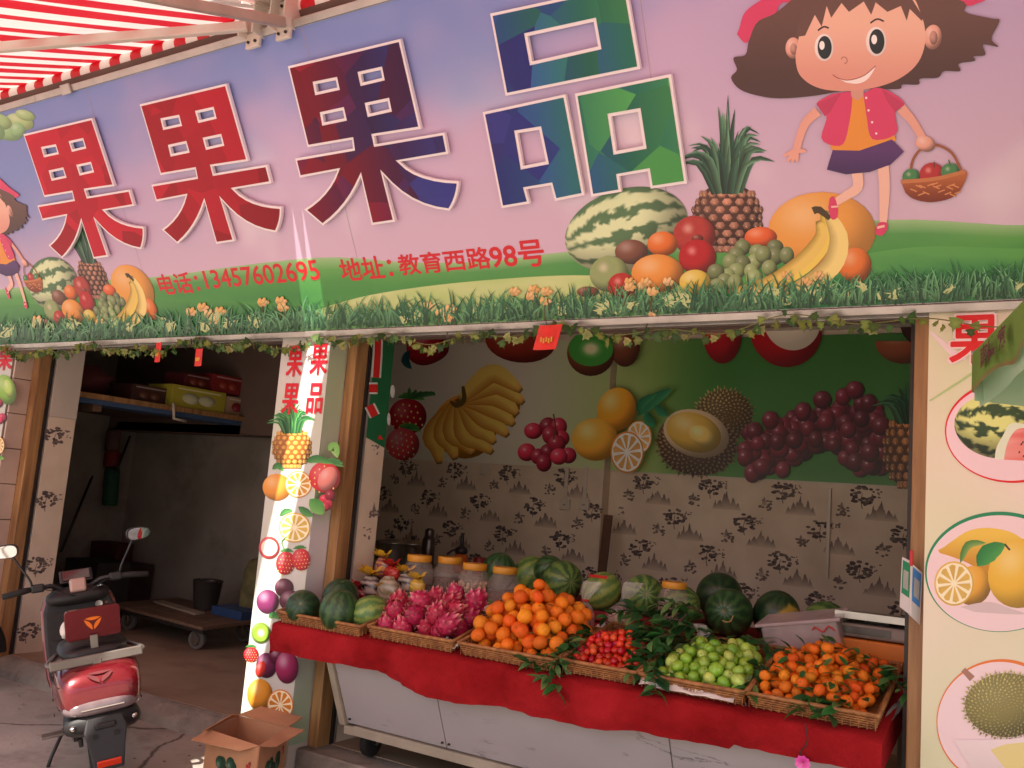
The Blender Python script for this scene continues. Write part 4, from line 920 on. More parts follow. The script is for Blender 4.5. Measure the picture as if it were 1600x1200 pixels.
POS['j'] = heap('green_jujube', JUJ, 110, -1.53, -1.14, 3.73, 4.14, .0265, cone(-1.33, 3.97, .36, .4, .12, .07), 'light green jujube @ of the heap', 'jujube', 'heap of green jujubes', 4)
POS['m'] = heap('mandarin', MAN, 190, -1.10, -.65, 3.73, 4.24, .0265, cone(-.87, 4.02, .42, .46, .19, .075), 'small mandarin @ of the leafy pile', 'mandarin', 'pile of leafy mandarins', 5, leaves=.65, lsize=.062)
# ------------------------------------------------------------------ leafy branches laid on the fruit
M_TWIG = mat('twig', '5a4a30', .8)
BR = random.Random(21)
def branch(p0, p1, n, label, sag=.03, ls=.08):
    n = int(n*1.7)
    p0, p1 = Vector(p0), Vector(p1); r = empty('leafy_branch', p0, label, 'branch', 'leafy branches among the fruit')
    pts = spline([p0, (p0+p1)/2+Vector((j_(BR, .02), j_(BR, .02), sag)), p1], 9); MB().tube(pts, [.004-.0003*i for i in range(9)], 5).build('stem', M_TWIG, r, smooth=True)
    for k in range(n):
        t = (k+.6)/n; q = pts[min(8, int(t*8.99))]; a = math.atan2(p1.y-p0.y, p1.x-p0.x)+(1 if k % 2 else -1)*BR.uniform(.3, 1.2)
        inst('leaf', BR.choice(LEAF), Vector(q)+Vector((0, 0, .004)), (j_(BR, .7), j_(BR, .6), a), ls*BR.uniform(.75, 1.25), r)
G = lambda px, py, y: on_y(px, py, y)
brs = [((885, 1010, 3.95), (835, 1035, 3.70), 11, 'glossy leaves lying against the lower oranges'), ((895, 1000, 3.9), (850, 1065, 3.63), 12, 'leafy sprig spilling over the cloth edge below the oranges'), ((900, 1010, 3.86), (868, 1080, 3.63), 11, 'longest drooping sprig hanging down the red cloth'), ((880, 990, 4.05), (850, 1010, 3.8), 9, 'dark leaves wedged between oranges and tomatoes'), ((905, 995, 3.98), (870, 1040, 3.68), 11, 'leafy sprig at the left rim of the tomato tray'),
       ((1000, 960, 4.2), (950, 965, 4.12), 10, 'pale leafy twig behind the plastic bags'), ((1075, 960, 4.2), (1000, 975, 4.1), 13, 'long leafy branch across the top of the tomatoes'), ((1085, 985, 4.15), (1010, 1000, 4.0), 13, 'dark leafy branch right above the tomato heap'), ((1070, 1000, 4.1), (1000, 1030, 3.9), 12, 'leafy branch at the right side of the tomatoes'), ((1055, 1030, 3.95), (995, 1055, 3.75), 12, 'leafy branch drooping between tomatoes and jujubes'), ((1040, 1050, 3.85), (1020, 1085, 3.66), 9, 'low leafy sprig at the left end of the jujubes'),
       ((1100, 965, 4.25), (1040, 950, 4.25), 10, 'leafy tips in front of the rear watermelons'), ((1115, 990, 4.2), (1090, 1030, 4.0), 9, 'leaves with a white flower near the jujubes'), ((1120, 1005, 4.2), (1175, 1015, 4.15), 9, 'leafy twig behind the jujube heap'), ((1160, 1000, 4.22), (1205, 1020, 4.12), 9, 'long thin leaves right behind the jujubes'), ((1190, 1040, 4.0), (1170, 1085, 3.72), 9, 'leaf sprig between jujubes and mandarins'),
       ((1330, 1040, 4.15), (1375, 1060, 4.05), 10, 'leafy branch at the upper right of the mandarins'), ((1370, 1060, 4.05), (1418, 1085, 3.9), 10, 'leafy branch poking past the mandarin tray'), ((1290, 1090, 3.8), (1255, 1110, 3.7), 9, 'leaf sprig low on the mandarin pile'), ((1330, 1105, 3.75), (1300, 1120, 3.69), 8, 'leaf sprig on the front rim of the mandarins'), ((1030, 985, 4.05), (970, 1005, 3.98), 11, 'leafy twig hiding the back of the tomatoes'), ((1050, 1000, 4.0), (985, 1040, 3.83), 12, 'dense dark leaves beside the tomato heap'), ((870, 1005, 3.95), (905, 985, 4.0), 9, 'leaves behind the left of the tomatoes')]
for a, b, n, lb in brs: branch(G(*a), G(*b), n, lb)
for i, (a, b, n, lb) in enumerate(brs):
    if i in (0, 3, 4, 6, 7, 8, 9, 10, 12, 20, 21, 22):
        dx_, dy_ = BR.uniform(-16, 16), BR.uniform(-10, 12); branch(G(a[0]+dx_, a[1]+dy_, a[2]-.02), G(b[0]-dx_*.5, b[1]+dy_, b[2]-.02), n, 'smaller sprig over the '+lb, .045)
# paper under the jujubes and other scraps
M_PAPER = mat('white_paper', 'e0d6d0', .8, var=.05)
def scrap(name, pts, label, m=M_PAPER, cat='paper'):
    a, b, c, d = (Vector(G(*p)) for p in pts); R = random.Random(len(label))
    o = MB().grid(lambda u, v: (a*(1-u)+b*u)*(1-v)+(d*(1-u)+c*u)*v+Vector((0, -.01*nz(u*5, v*5, len(label)), .022*nz(u*6+len(label), v*4))), 14, 8).build(name, m, None, smooth=True, solid=.002); return tag(o, label, cat)
scrap('wrapping_paper', [(998, 1068, 3.685), (1145, 1097, 3.685), (1152, 1082, 3.74), (1006, 1052, 3.74)], 'crumpled white paper lining the jujube tray')
scrap('paper_sheet', [(1080, 1010, 4.12), (1100, 1030, 4.0), (1110, 990, 4.15), (1095, 980, 4.2)], 'white torn paper standing among the leaves')
scrap('paper_sheet', [(915, 990, 4.1), (945, 968, 4.2), (948, 985, 4.2), (922, 1003, 4.05)], 'white card edge behind the leaves near the plastic bags')
scrap('tissue', [(730, 965, 4.15), (762, 968, 4.15), (765, 945, 4.22), (738, 948, 4.22)], 'crumpled pale tissue between dragon fruit and oranges')
scrap('wrapping_paper', [(690, 1008, 3.71), (716, 1012, 3.71), (712, 1000, 3.76), (694, 996, 3.76)], 'scrap of white paper under the lowest dragon fruit')
M_GREYB = mat('grey_board', '8f8a88', .6)
scrap('board', [(1357, 1150, 3.70), (1412, 1085, 4.05), (1418, 1095, 4.05), (1366, 1158, 3.70)], 'grey board edge leaning at the right end of the mandarins', M_GREYB, 'board')
scrap('board', [(1158, 1112, 3.70), (1166, 1114, 3.70), (1166, 1085, 3.8), (1158, 1082, 3.8)], 'grey board end between jujube and mandarin trays', M_GREYB, 'board')
# ================================================================== things on the rear of the stall
def clear_mat(name, rgb, alpha=.35, rough=.12):
    m = bpy.data.materials.new(name); m.use_nodes = True; n = m.node_tree.nodes; l = m.node_tree.links; b = n['Principled BSDF']
    b.inputs['Base Color'].default_value = lin(rgb)+[1]; b.inputs['Roughness'].default_value = rough; b.inputs['Alpha'].default_value = alpha; b.inputs['Coat Weight'].default_value = .3
    tc = n.new('ShaderNodeTexCoord'); t = n.new('ShaderNodeTexNoise'); t.inputs['Scale'].default_value = 14; l.new(tc.outputs['Object'], t.inputs[0]); mr = n.new('ShaderNodeMapRange'); mr.inputs['To Min'].default_value = alpha*.8; mr.inputs['To Max'].default_value = alpha*1.2; l.new(t.outputs[0], mr.inputs[0]); l.new(mr.outputs[0], b.inputs['Alpha'])
    return m
M_JAR = clear_mat('clear_jar_plastic', 'd8c8bc', .22); M_BAG = clear_mat('clear_bag_plastic', 'e8e0dc', .2, .15); M_BOX = clear_mat('milky_box_plastic', 'd0bcc0', .5, .3)
M_LID = mat('yellow_lid_plastic', 'd8962c', .45, var=.06)
def at_dep(px, py, y): p = on_y(px, py, y); return p, (p-CAM).dot(CF)
def jar(px, py, y, label, cont, level):
    y = seat_y(px, py, y, 33); p, d = at_dep(px, py, y); k = d/FPX; h = 66*k; R = 25*k; b = Vector((p.x, p.y, p.z-h/2))
    r = empty('storage_jar', b, label, 'jar', 'clear jars with yellow lids')
    MB().lathe([(R*.5, .003), (R*.95, .003), (R, h*.06), (R, h*.62), (R*.9, h*.74), (R*.74, h*.82), (R*.72, h*.88)], b, 28).build('jar_body', M_JAR, r, smooth=True)
    MB().lathe([(0, h*.99), (R*.74, h*.99), (R*.77, h*.97), (R*.77, h*.85), (R*.75, h*.84)][::-1], b, 28).build('lid', M_LID, r, smooth=True, auto=40)
    if cont == 'nuts':
        R_ = random.Random(3); mb = MB()
        for i in range(260):
            a = R_.uniform(0, 6.28); q = R*.9*math.sqrt(R_.uniform(.5, 1)); mb.cc = mul(hx('b89a80'), R_.uniform(.8, 1.2)); mb.ball(b+Vector((math.cos(a)*q, math.sin(a)*q, R_.uniform(.03, 1)*h*level)), (R*.11, R*.11, R*.13), 8, 5)
        tag(mb.build('nuts', cmat('nut_shell', .7, .3), r, smooth=True), kind='stuff')
    else: MB().lathe([(0, .01), (R*.9, .01), (R*.94, h*.07), (R*.93, h*level), (0, h*(level+.03))], b, 24).build('contents', cont, r, smooth=True)
M_C1 = mat('dark_dried_fruit', '4a2c26', .7, var=.4, scale=60, bump=.8, bscale=70); M_C2 = mat('brown_dried_fruit', '6a5048', .7, var=.4, scale=60, bump=.8, bscale=70)
jar(653, 900, 4.65, 'yellow lidded clear jar nearest the snack packs', M_C2, .3); jar(701, 903, 4.6, 'clear jar of dark dried fruit with a yellow lid', M_C1, .5); jar(740, 913, 4.5, 'clear jar full of round pale nuts with a yellow lid', 'nuts', .55); jar(787, 919, 4.45, 'rightmost yellow lidded jar beside the oranges', M_C2, .35)
p, d = at_dep(1052, 925, 4.7); jar(1052, 942, 4.7, 'jar with a bright yellow lid behind the watermelons', M_C2, .4)
# knotted clear bags
def bag(px, py, y, w, h, lean, label, tie):
    y = seat_y(px, py, y, h/2); p, d = at_dep(px, py, y); k = d/FPX; w *= k; h *= k; b = Vector((p.x, p.y, p.z-h/2)); r = empty('plastic_bag', b, label, 'bag')
    prof = [(.02, 0), (.42, .01), (.5, .12), (.46, .32), (.3, .48), (.1, .58), (.09, .62), (.22, .78), (.3, .95), (.28, 1)]
    mb = MB(); vs = []; n = 22
    for q, (rr, zz) in enumerate(prof):
        for i in range(n):
            a = 2*math.pi*i/n; f = 1+.18*nz(math.cos(a)*2, math.sin(a)*2, zz*5+px)+(.25*math.sin(a*5+px) if zz > .6 else 0); vs.append(b+Vector((math.cos(a)*rr*w*f+lean*zz*zz*h, math.sin(a)*rr*w*f*.7, zz*h)))
    mb.add(vs, [(q*n+i, q*n+(i+1) % n, (q+1)*n+(i+1) % n, (q+1)*n+i) for q in range(len(prof)-1) for i in range(n)]); mb.build('bag_film', M_BAG, r, smooth=True)
    c = b+Vector((lean*.36*h, 0, .6*h)); MB().lathe([(.1*w, -.02*h), (.14*w, 0), (.1*w, .02*h)], c, 12).build('tie', tie, r, smooth=True)
    MB().ball(b+Vector((0, 0, .2*h)), (.36*w, .25*w, .17*h), 14, 8, None, lambda dd, th, ph: 1+.2*nz(dd.x*3, dd.y*3, dd.z*3)).build('contents', mat('pale_dried_slices', 'c8a890', .8, var=.3, scale=40, bump=.6), r, smooth=True)
    for s in (-1, 1): MB().grid(lambda u, v: c+Vector((s*.06*w-s*.12*w*u+s*.28*w*u, -.16*w-.02*w*u, -.22*h*u+v*.03*h)), 5, 1).build('tie_end', tie, r)
bag(908, 945, 4.3, 48, 76, .25, 'clear plastic bag tied with a red ribbon behind the oranges', mat('red_ribbon', 'c83a34', .5)); bag(968, 945, 4.3, 50, 74, .3, 'clear plastic bag with a green print at its knot', mat('green_ribbon', '3f7a62', .5)); bag(1100, 1000, 4.15, 34, 46, -.2, 'small knotted bag among the leaves by the jujubes', mat('white_ribbon', 'd8d0cc', .5))
# candy packs with yellow bows
M_CELLO = cmat('candy_wrap', .25, .6, coat=.3)
def candy(px, py, y, w, h, cols, label, bow):
    w, h = w*1.15, h*.95; py -= 6
    if px not in (598, 612, 652): y = seat_y(px, py, y, h/2)
    else: y -= .12
    p, d = at_dep(px, py, y); k = d/FPX; w *= k; h *= k; r = empty('candy_pack', (p.x, p.y, p.z-h/2), label, 'candy pack', 'candy packs left of the jars')
    R_ = random.Random(px); mb = MB(); A, B = hx(cols[0]), hx(cols[1])
    mb.ball(p, (w/2, w*.3, h/2), 22, 14, lambda dd, th, ph: mix(A, B, 1 if (math.sin(dd.z*18+nz(dd.x*4, dd.y*4, 1)*3) > .2) else 0), lambda dd, th, ph: 1+.12*nz(dd.x*4+px, dd.y*4, dd.z*4)); mb.build('wrapper', M_CELLO, r, smooth=True)
    if bow:
        c = p+Vector((0, 0, h*.48)); mb = MB(); mb.cc = hx(bow)
        for q in range(9):
            a = q*.7; e = Vector((math.cos(a)*.62*w, math.sin(a)*.4*w-.02, .3*w+.14*w*math.sin(q*2.1))); s_ = Vector((-math.sin(a), math.cos(a), .4))*.2*w
            mb.add([c, c+e*.6+s_, c+e, c+e*.6-s_], [(0, 1, 2, 3)], [mul(hx(bow), .7), hx(bow), mul(hx(bow), 1.1), hx(bow)])
        mb.build('ribbon_bow', M_CELLO, r, smooth=True)
for a in ((578, 925, 4.3, 34, 44, ('2a2224', 'b8a89c'), 'dark striped candy pack with a yellow bow at the front left', 'e8b020'), (606, 928, 4.27, 34, 46, ('b8a894', '8a7a58'), 'pale candy pack in the front row', None), (634, 920, 4.35, 28, 42, ('2a2626', 'c8bcae'), 'dark labelled candy pack beside the first jar', 'e8b020'), (598, 892, 4.4, 26, 34, ('8a3a5a', 'd8a060'), 'purple candy pack on top of the others', 'f0c030'), (612, 902, 4.38, 26, 26, ('c0282a', 'd84a3a'), 'red candy pack in the middle', 'c83028'), (652, 922, 4.3, 26, 24, ('c8a040', 'e8c050'), 'small yellow wrapped candy pack', 'f0c440'), (600, 938, 4.2, 26, 22, ('d8a020', 'e8b838'), 'low yellow candy pack behind the melons', 'e8b020'), (561, 935, 4.25, 24, 24, ('a8303a', '6a2030'), 'small red candy pack at the left end', 'c8303a')): candy(*a)
# clear box, scale, crate
def hexa(name, C8, m, parent, bevel=0): return MB().add(C8, [(0, 1, 2, 3), (7, 6, 5, 4), (0, 4, 5, 1), (1, 5, 6, 2), (2, 6, 7, 3), (3, 7, 4, 0)]).build(name, m, parent, bevel=bevel)
r = empty('plastic_box', (-1.02, 4.33, .97), 'milky clear plastic food box with a lid behind the mandarins', 'box')
RB = Matrix.Rotation(math.radians(-12), 3, 'Y')@Matrix.Rotation(math.radians(8), 3, 'X')
MB().box((-1.04, 4.33, 1.055), (.34, .2, .15), RB).build('box_body', M_BOX, r, bevel=.015); MB().box(Vector((-1.04, 4.33, 1.055))+RB@Vector((0, 0, .083)), (.38, .24, .016), RB).build('box_lid', M_BOX, r, bevel=.006)
q = Vector((-1.04, 4.33, 1.055))+RB@Vector((.11, -.102, .045)); MB().tube([q+RB@Vector((-.05+.012*i, -.003, .012*math.sin(i*1.3))) for i in range(9)], .004, 6).build('red_scribble', mat('red_print', 'b83a38', .5), r)
crate = MB().b2((-.92, 4.3, .966), (-.60, 4.65, 1.075)).build('plastic_crate', mat('orange_plastic', 'd8781c', .45, var=.06), None, bevel=.008); tag(crate, 'flat orange plastic crate under the weighing scale', 'crate')
ZS = .04; sc_ = empty('weighing_scale', (-.76, 4.47, 1.077), 'grey steel weighing scale on the orange crate', 'scale')
part_box('scale_body', (-.9, 4.32, 1.08), (-.61, 4.64, 1.14), mat('scale_grey', '8f8078', .4, var=.08), sc_, .012); part_box('display', (-.885, 4.314, 1.095), (-.68, 4.324, 1.128), mat('lcd', '4a3f3a', .2), sc_)
part_box('weighing_pan', (-.91, 4.31, 1.158), (-.6, 4.66, 1.168), M_STEEL, sc_, .004); part_box('pan_rim', (-.912, 4.302, 1.16), (-.598, 4.309, 1.19), M_STEEL, sc_); part_box('pan_support', (-.8, 4.4, 1.14), (-.7, 4.56, 1.158), M_DARKMETAL, sc_)
# ------------------------------------------------------------------ counter behind with utensils
ctr = empty('back_counter', (-4, 5.6, .12), 'low counter behind the jars carrying pots and bottles', 'counter')
part_box('counter_top', (-5.2, 5.35, .99), (-3.1, 5.85, 1.02), M_BATTEN, ctr); 
for x in (-5.1, -3.2):
    for y in (5.4, 5.8): part_box('counter_leg', (x-.02, y-.02, .12), (x+.02, y+.02, .99), M_BATTEN, ctr)
def at(px, y): return on_y(px, 860, y)
def lathe_thing(name, x, y, prof, m, label, cat, extra=None, z=1.022):
    r = empty(name, (x, y, z), label, cat); MB().lathe(prof, (x, y, z), 24).build('body', m, r, smooth=True, auto=45)
    if extra: extra(r, x, y, z)
    return r
def pot_x(r, x, y, z):
    MB().lathe([(.13, .15), (.12, .165), (.03, .185), (0, .187)], (x, y, z), 24).build('lid', M_STEEL, r, smooth=True); MB().ball((x, y, z+.2), .018, 10, 8).build('lid_knob', M_BLACKP, r, smooth=True)
lathe_thing('steel_pot', at(612, 5.5).x, 5.5, [(.1, 0), (.125, .01), (.127, .14), (.132, .148)], M_STEEL, 'steel cooking pot at the left behind the candy packs', 'pot', pot_x)
lathe_thing('steel_pot', at(641, 5.6).x, 5.62, [(.09, 0), (.115, .01), (.117, .13), (.122, .138)], M_STEEL, 'second steel pot between the candy and the thermos', 'pot', pot_x)
lathe_thing('thermos_flask', at(669, 5.5).x, 5.5, [(.045, 0), (.05, .01), (.05, .2), (.04, .225), (.036, .23), (.036, .275), (.02, .29), (0, .292)], mat('dull_steel', '5a524e', .3, metal=.8), 'tall dark steel thermos behind the jars', 'thermos')
def spr(r, x, y, z):
    MB().lathe([(.04, .13), (.048, .145), (.045, .17), (.015, .19), (.012, .27), (.018, .28)], (x, y, z), 16).build('pump_head', M_BLACKP, r, smooth=True); MB().tube([(x, y, z+.17), (x-.06, y-.03, z+.15), (x-.09, y-.05, z+.12)], .008, 8).build('nozzle', M_BLACKP, r, smooth=True)
lathe_thing('spray_bottle', at(721, 5.5).x, 5.5, [(.055, 0), (.065, .02), (.06, .09), (.04, .13)], mat('orange_bottle', 'c05a1c', .35), 'orange pump spray bottle with a black head', 'spray bottle', spr)
lathe_thing('red_tin', at(751, 5.55).x, 5.55, [(.045, 0), (.047, .005), (.047, .11), (.04, .12), (0, .121)], mat('red_tin', '8f2420', .4), 'small red tin right of the spray bottle', 'tin')
lathe_thing('steel_cup', at(768, 5.55).x, 5.55, [(.04, 0), (.042, .005), (.042, .09), (.044, .1), (0, .1)], M_STEEL, 'short steel cup beside the red tin', 'cup')
a, b = on_y(938, 905, 6.3), on_y(948, 840, 6.48); pl = MB().box((a+b)/2, (.07, .02, (b-a).length+.3), Matrix.Rotation(-.12, 3, 'X')).build('wooden_plank', mat('dark_wood', '5a3a26', .6, var=.2), None, bevel=.003); tag(pl, 'narrow dark wooden plank leaning on the wallpapered wall', 'plank')
# flower hanging in front of the stall and payment cards on the right post
fl = empty('paper_flower', (-.98, 3.6, .55), 'bright pink flower hanging on a cord at the stall front', 'flower')
q = on_y(1255, 1192, 3.6); mb = MB(); mb.cc = hx('e030a0')
for i in range(9):
    a = i*.7; e = Vector((math.cos(a), -.4, math.sin(a)))*.03; s_ = Vector((-math.sin(a), 0, math.cos(a)))*.016; mb.add([q, q+e*.6+s_, q+e, q+e*.6-s_], [(0, 1, 2, 3)], [hx('c02080'), hx('f040b0'), hx('f060c0'), hx('f040b0')])
mb.build('petals', M_CELLO, fl); p2 = on_y(1258, 1130, 3.63); MB().tube(spline([p2, on_y(1262, 1160, 3.615), on_y(1250, 1175, 3.61), q], 8), .0025, 5).build('cord', M_DARKMETAL, fl)
cards = empty('payment_cards', on_y(1425, 930, 3.85), 'white payment cards with green and blue panels hanging on the right post', 'sign')
def card(c4, panel, name):
    A, B, C_, D = c4; MB().add([A, B, C_, D], [(0, 1, 2, 3)]).build(name, mat('card_white', 'd8d0d0', .4, var=.03), cards, solid=.003)
    f = lambda u, v: (A*(1-u)+B*u)*(1-v)+(D*(1-u)+C_*u)*v+((B-A).cross(D-A)).normalized()*.003
    MB().add([f(.12, .3), f(.88, .3), f(.88, .95), f(.12, .95)], [(0, 1, 2, 3)]).build('colour_panel', mat(*panel), cards); MB().add([f(.26, .42)+((B-A).cross(D-A)).normalized()*.001, f(.74, .42)+((B-A).cross(D-A)).normalized()*.001, f(.74, .78)+((B-A).cross(D-A)).normalized()*.001, f(.26, .78)+((B-A).cross(D-A)).normalized()*.001], [(0, 1, 2, 3)]).build('blank_panel', mat('card_grey', 'a8a8a4', .5), cards)
card([on_y(1406, 948, 3.83), on_y(1424, 962, 3.80), on_y(1425, 878, 3.80), on_y(1410, 870, 3.83)], ('card_green', '1f8a5c', .4), 'card'); card([on_y(1420, 960, 3.80), on_y(1437, 976, 3.845), on_y(1441, 895, 3.845), on_y(1424, 880, 3.80)], ('card_blue', '4a86c8', .4), 'card')
c = on_y(1424, 872, 3.8); MB().box(c, (.012, .012, .06)).build('red_clip', mat('red_clip', 'c02028', .4), cards, bevel=.003)
# ================================================================== poster on the back wall
poster = empty('wall_poster', (-2.5, 6.5, 1.86), 'wide green fruit poster above the wallpaper on the back wall', 'poster')
def pcol(x, z):
    t = sm(-5.0, -1.9, x); c = mix(hx('ece6da'), hx('aac872'), sm(.15, .85, t)); c = mix(c, hx('46863f'), sm(.7, 1.0, t)*sm(1.8, 2.4, z+.4*t)); return mix(c, hx('d0d2ba'), .5*sm(.3, 0, z-1.86)*(1-t)+.12*nz(x*1.5, z*2))
for x0, x1, Y in ((-6.0, -3.165, 6.498), (-3.155, .58, 6.6)):
    MB().grid(lambda u, v: Vector((x0+(x1-x0)*u, Y-.006*abs(nz(u*7, v*2, Y))-.002*sm(.75, 1, u)*math.sin(v*9), 1.862+1.05*v)), 60, 20, lambda u, v: pcol(x0+(x1-x0)*u, 1.862+1.05*v)).build('poster_sheet', PRINT, poster, smooth=True)
p = Print(yplane(6.488), FRONT, 0, tf=(3, 540, 480)); p.auto = poster; p.gain = 1.28
p_straw(p, 290, 520, 88, 100, .15, 'a81c2c'); p_straw(p, 265, 650, 78, 92, .35, 'd04a58')
for a in range(5): p_leaf(p, [(310, 430), (300+a*25, 405), (300+a*30, 375+10*a)], 22, '2a5a38', '5a8a58')
p.blob(560, 560, 150, 150, 0, hx('c8862c')); p.blob(690, 450, 130, 120, 0, hx('c8862c'))
for mx_, my_, tx_, ty_ in ((405, 600, 440, 735), (455, 590, 515, 715), (500, 590, 600, 690), (560, 600, 690, 685), (610, 560, 700, 640), (650, 520, 762, 605), (680, 470, 790, 555), (700, 420, 808, 505), (710, 365, 835, 452), (690, 310, 825, 395)):
    p_banana(p, [(535, 440), ((535+mx_)/2, (440+my_)/2-12), (mx_, my_), ((mx_+tx_)/2+6, (my_+ty_)/2-6), (tx_, ty_)], 92, 'e09238', '2a1a10')
p.rib(spline([(490, 440), (520, 460), (555, 435), (550, 370)], 12), [10, 26, 24, 14], hx('5a4a28'))
p_grapes(p, [(880, 580), (950, 560), (1000, 560), (1010, 615), (960, 600), (850, 680), (905, 700), (950, 680), (990, 640), (1045, 695), (930, 730), (1000, 700)], 40, '9a2a40', 2)
p.rib([(975, 500), (985, 560), (975, 620)], 7, hx('5a4030')); p.cut('printed_stalk')
p.blob(1270, 480, 90, 105, .3, hx('d8922c')); p.blob(1170, 620, 110, 100, .2, hx('d89a3a')); p.cut('printed_lemon'); p_slice(p, 1375, 610, 60, 'd09040', 'd8a860', 78); p_slice(p, 1320, 680, 78, 'b87830', 'c89858', 98)
p_leaf(p, [(1370, 510), (1440, 440), (1530, 382)], 60, '14503a', '3f8a5a'); p_leaf(p, [(1380, 500), (1390, 450), (1460, 405)], 45, '14503a', '3f8a5a'); p_leaf(p, [(1450, 460), (1480, 490), (1510, 510)], 45, '14503a', '3f8a5a'); p_leaf(p, [(1410, 490), (1420, 530), (1455, 560)], 50, '14503a', '3f8a5a')
p.cut('printed_leaves'); p.blob(380, 190, 100, 82, 0, hx('a81828'), out=lambda t: 1+.06*math.cos(3*t)); p.cut('printed_berry'); p.blob(820, 160, 165, 100, .1, hx('8a3022')); p.cut('printed_mango'); p_leaf(p, [(300, 200), (280, 250), (310, 290)], 40, '143a4a', '2a6a6a')
p.cut('printed_leaf'); p.blob(1310, 185, 70, 95, 0, hx('6a3a28')); p.blob(1150, 215, 112, 108, 0, hx('6a3a28')); p.blob(1150, 195, 105, 82, 0, cf=lambda u, v, x, y: mix(hx('cfd8a0'), hx('3f8a3c'), sm(.18, .5, math.hypot(u, v))))
p.build('printed_fruit', poster)
p = Print(yplane(6.591), FRONT, 0, tf=(2.667, 1000, 460)); p.auto = poster; p.gain = 1.2
p_durian(p, 350, 505, 122, 112, '7a6238', '3a2a1c', 3, sp=15)
p.blob(235, 620, 165, 132, .25, hx('5a3f30')); p_durian(p, 240, 630, 168, 128, '6a4a3a', '33241c', 5, sp=17)
p.blob(235, 580, 140, 98, .3, hx('c9b090')); p.blob(225, 575, 118, 80, .35, hx('c8a548')); p.blob(260, 590, 60, 40, .5, hx('d8bc68'))
R = random.Random(8); gs = []
for k in range(170):
    t = R.random(); cx = 450+560*t+j_(R, 30); top = 560-150*math.exp(-((t-.78)/.22)**2)-60*math.exp(-((t-.35)/.2)**2); bot = 740-110*math.exp(-((t-.5)/.14)**2); gs.append((cx, R.uniform(top, bot)))
gs.sort(key=lambda q: -abs(q[1]-600)*.2+R.random()*60); p_grapes(p, gs, 33, '5a1626', 4, .45)
p_grapes(p, [(895, 400), (955, 455), (760, 440), (680, 490), (545, 525), (440, 680), (470, 745), (510, 720), (900, 700), (955, 715), (1010, 660), (1005, 600), (960, 660), (1005, 550)], 37, '5a1626', 6, .5)
p_pineapple(p, 1130, 650, 115, 160, None, 3, 'a86a3a', '4a2a1a', ch=190, cw=130, lc=('123a24', '3f6a48'))
p.blob(345, 170, 80, 120, 0, hx('a81222')); p.cut('printed_apple'); p.blob(610, 150, 150, 155, -.3, hx('a80e1c'), nt=40); p.blob(635, 110, 118, 125, -.35, hx('d8cdbc'), dark=.15, nt=40); p.blob(600, 60, 70, 40, -.3, hx('c8b89a'), dark=.2); p.cut('printed_apple')
p.blob(1100, 195, 120, 95, 0, hx('8a4a30'), a0=0, a1=math.pi); p.blob(1160, 120, 75, 90, 0, hx('3a2420'))
p.build('printed_fruit', poster)
# green sheet with red strokes on the return wall
gp = empty('green_poster', (-3.56, 4.2, 1.9), 'narrow green poster with red white-edged strokes behind the wooden post', 'poster')
MB().add([(-3.566, 4.115, 1.862), (-3.566, 4.293, 1.815), (-3.566, 4.293, 2.9), (-3.566, 4.115, 2.9)], [(0, 1, 2, 3)]).build('poster_sheet', mat('green_vinyl', '1f6a42', .4, var=.06), gp)
p = Print(lambda x, y: on_x(x, y, -3.563), (1, 0, 0), 0, tf=(6, 520, 500)); RR, WW = hx('d42a2a'), hx('d8dcd8')
for pts, w_ in (([(425, 150), (420, 330), (405, 540)], 60), ([(340, 640), (420, 640)], 75), ([(345, 800), (395, 900)], 70)):
    p.rib(pts, w_+34, WW); p.rib(pts, w_, RR); p.cut('printed_stroke', gp)
p.blob(560, 670, 22, 60, 0, WW, dark=.1); p.blob(525, 930, 16, 60, 0, WW, dark=.1); p.poly([(420, 1115), (440, 1070), (475, 1125)], RR)
p.build('printed_strokes', gp)
# ================================================================== pillar banners
ban = empty('pillar_banner', (-3.84, 3.82, .1), 'white fruit banner wrapped round the middle pillar, a sunlit streak across it', 'banner')
def bcol(u, v): return mix(mix(hx('d2cccc'), hx('c8ccb8'), .5+.8*nz(u*2, v*7)), hx('bccab0'), sm(.2, 0, v)*.7)
MB().grid(lambda u, v: Vector((-4.042+.389*u, 3.8265-.0002*math.sin(u*9+v*20), .02+2.42*v)), 14, 50, bcol).build('front_sheet', PRINT, ban, smooth=True)
MB().grid(lambda u, v: Vector((-3.6515+.002*math.sin(v*30), 3.8265+.14*u, .14+2.3*v)), 6, 50, lambda u, v: mix(mix(hx('ddd6da'), hx('a9bfa0'), sm(.35, 0, v)), hx('9fbf84'), .6*sm(.25, .05, abs(v-.86))+.7*sm(.12, .02, abs(v-.62)))).build('side_sheet', PRINT, ban, smooth=True)
p = Print(yplane(3.8258), FRONT, 0, tf=(1.714, 0, 500)); p.auto = ban
for ch, lb, rt in (('果', (765, 151), (814, 69)), ('果', (828, 146), (882, 64)), ('果', (752, 251), (804, 171)), ('品', (819, 249), (868, 170))):
    a, b = on_y(lb[0]/1.714, 500+lb[1]/1.714, 3.822), on_y(rt[0]/1.714, 500+rt[1]/1.714, 3.822); text_on(p, ch, a, b, hx('d8182c'), .02); p.cut('printed_character')
p_pineapple(p, 782, 342, 52, 56, None, 5, 'e0a040', 'a8602a', ch=90, cw=55, lc=('1f5a34', '6aa85a'))
p_leaf(p, [(730, 400), (745, 390), (760, 405)], 18); p.blob(742, 448, 38, 36, 0, hx('e8963a')); p_slice(p, 800, 440, 36, 'e8983a', 'f0a840')
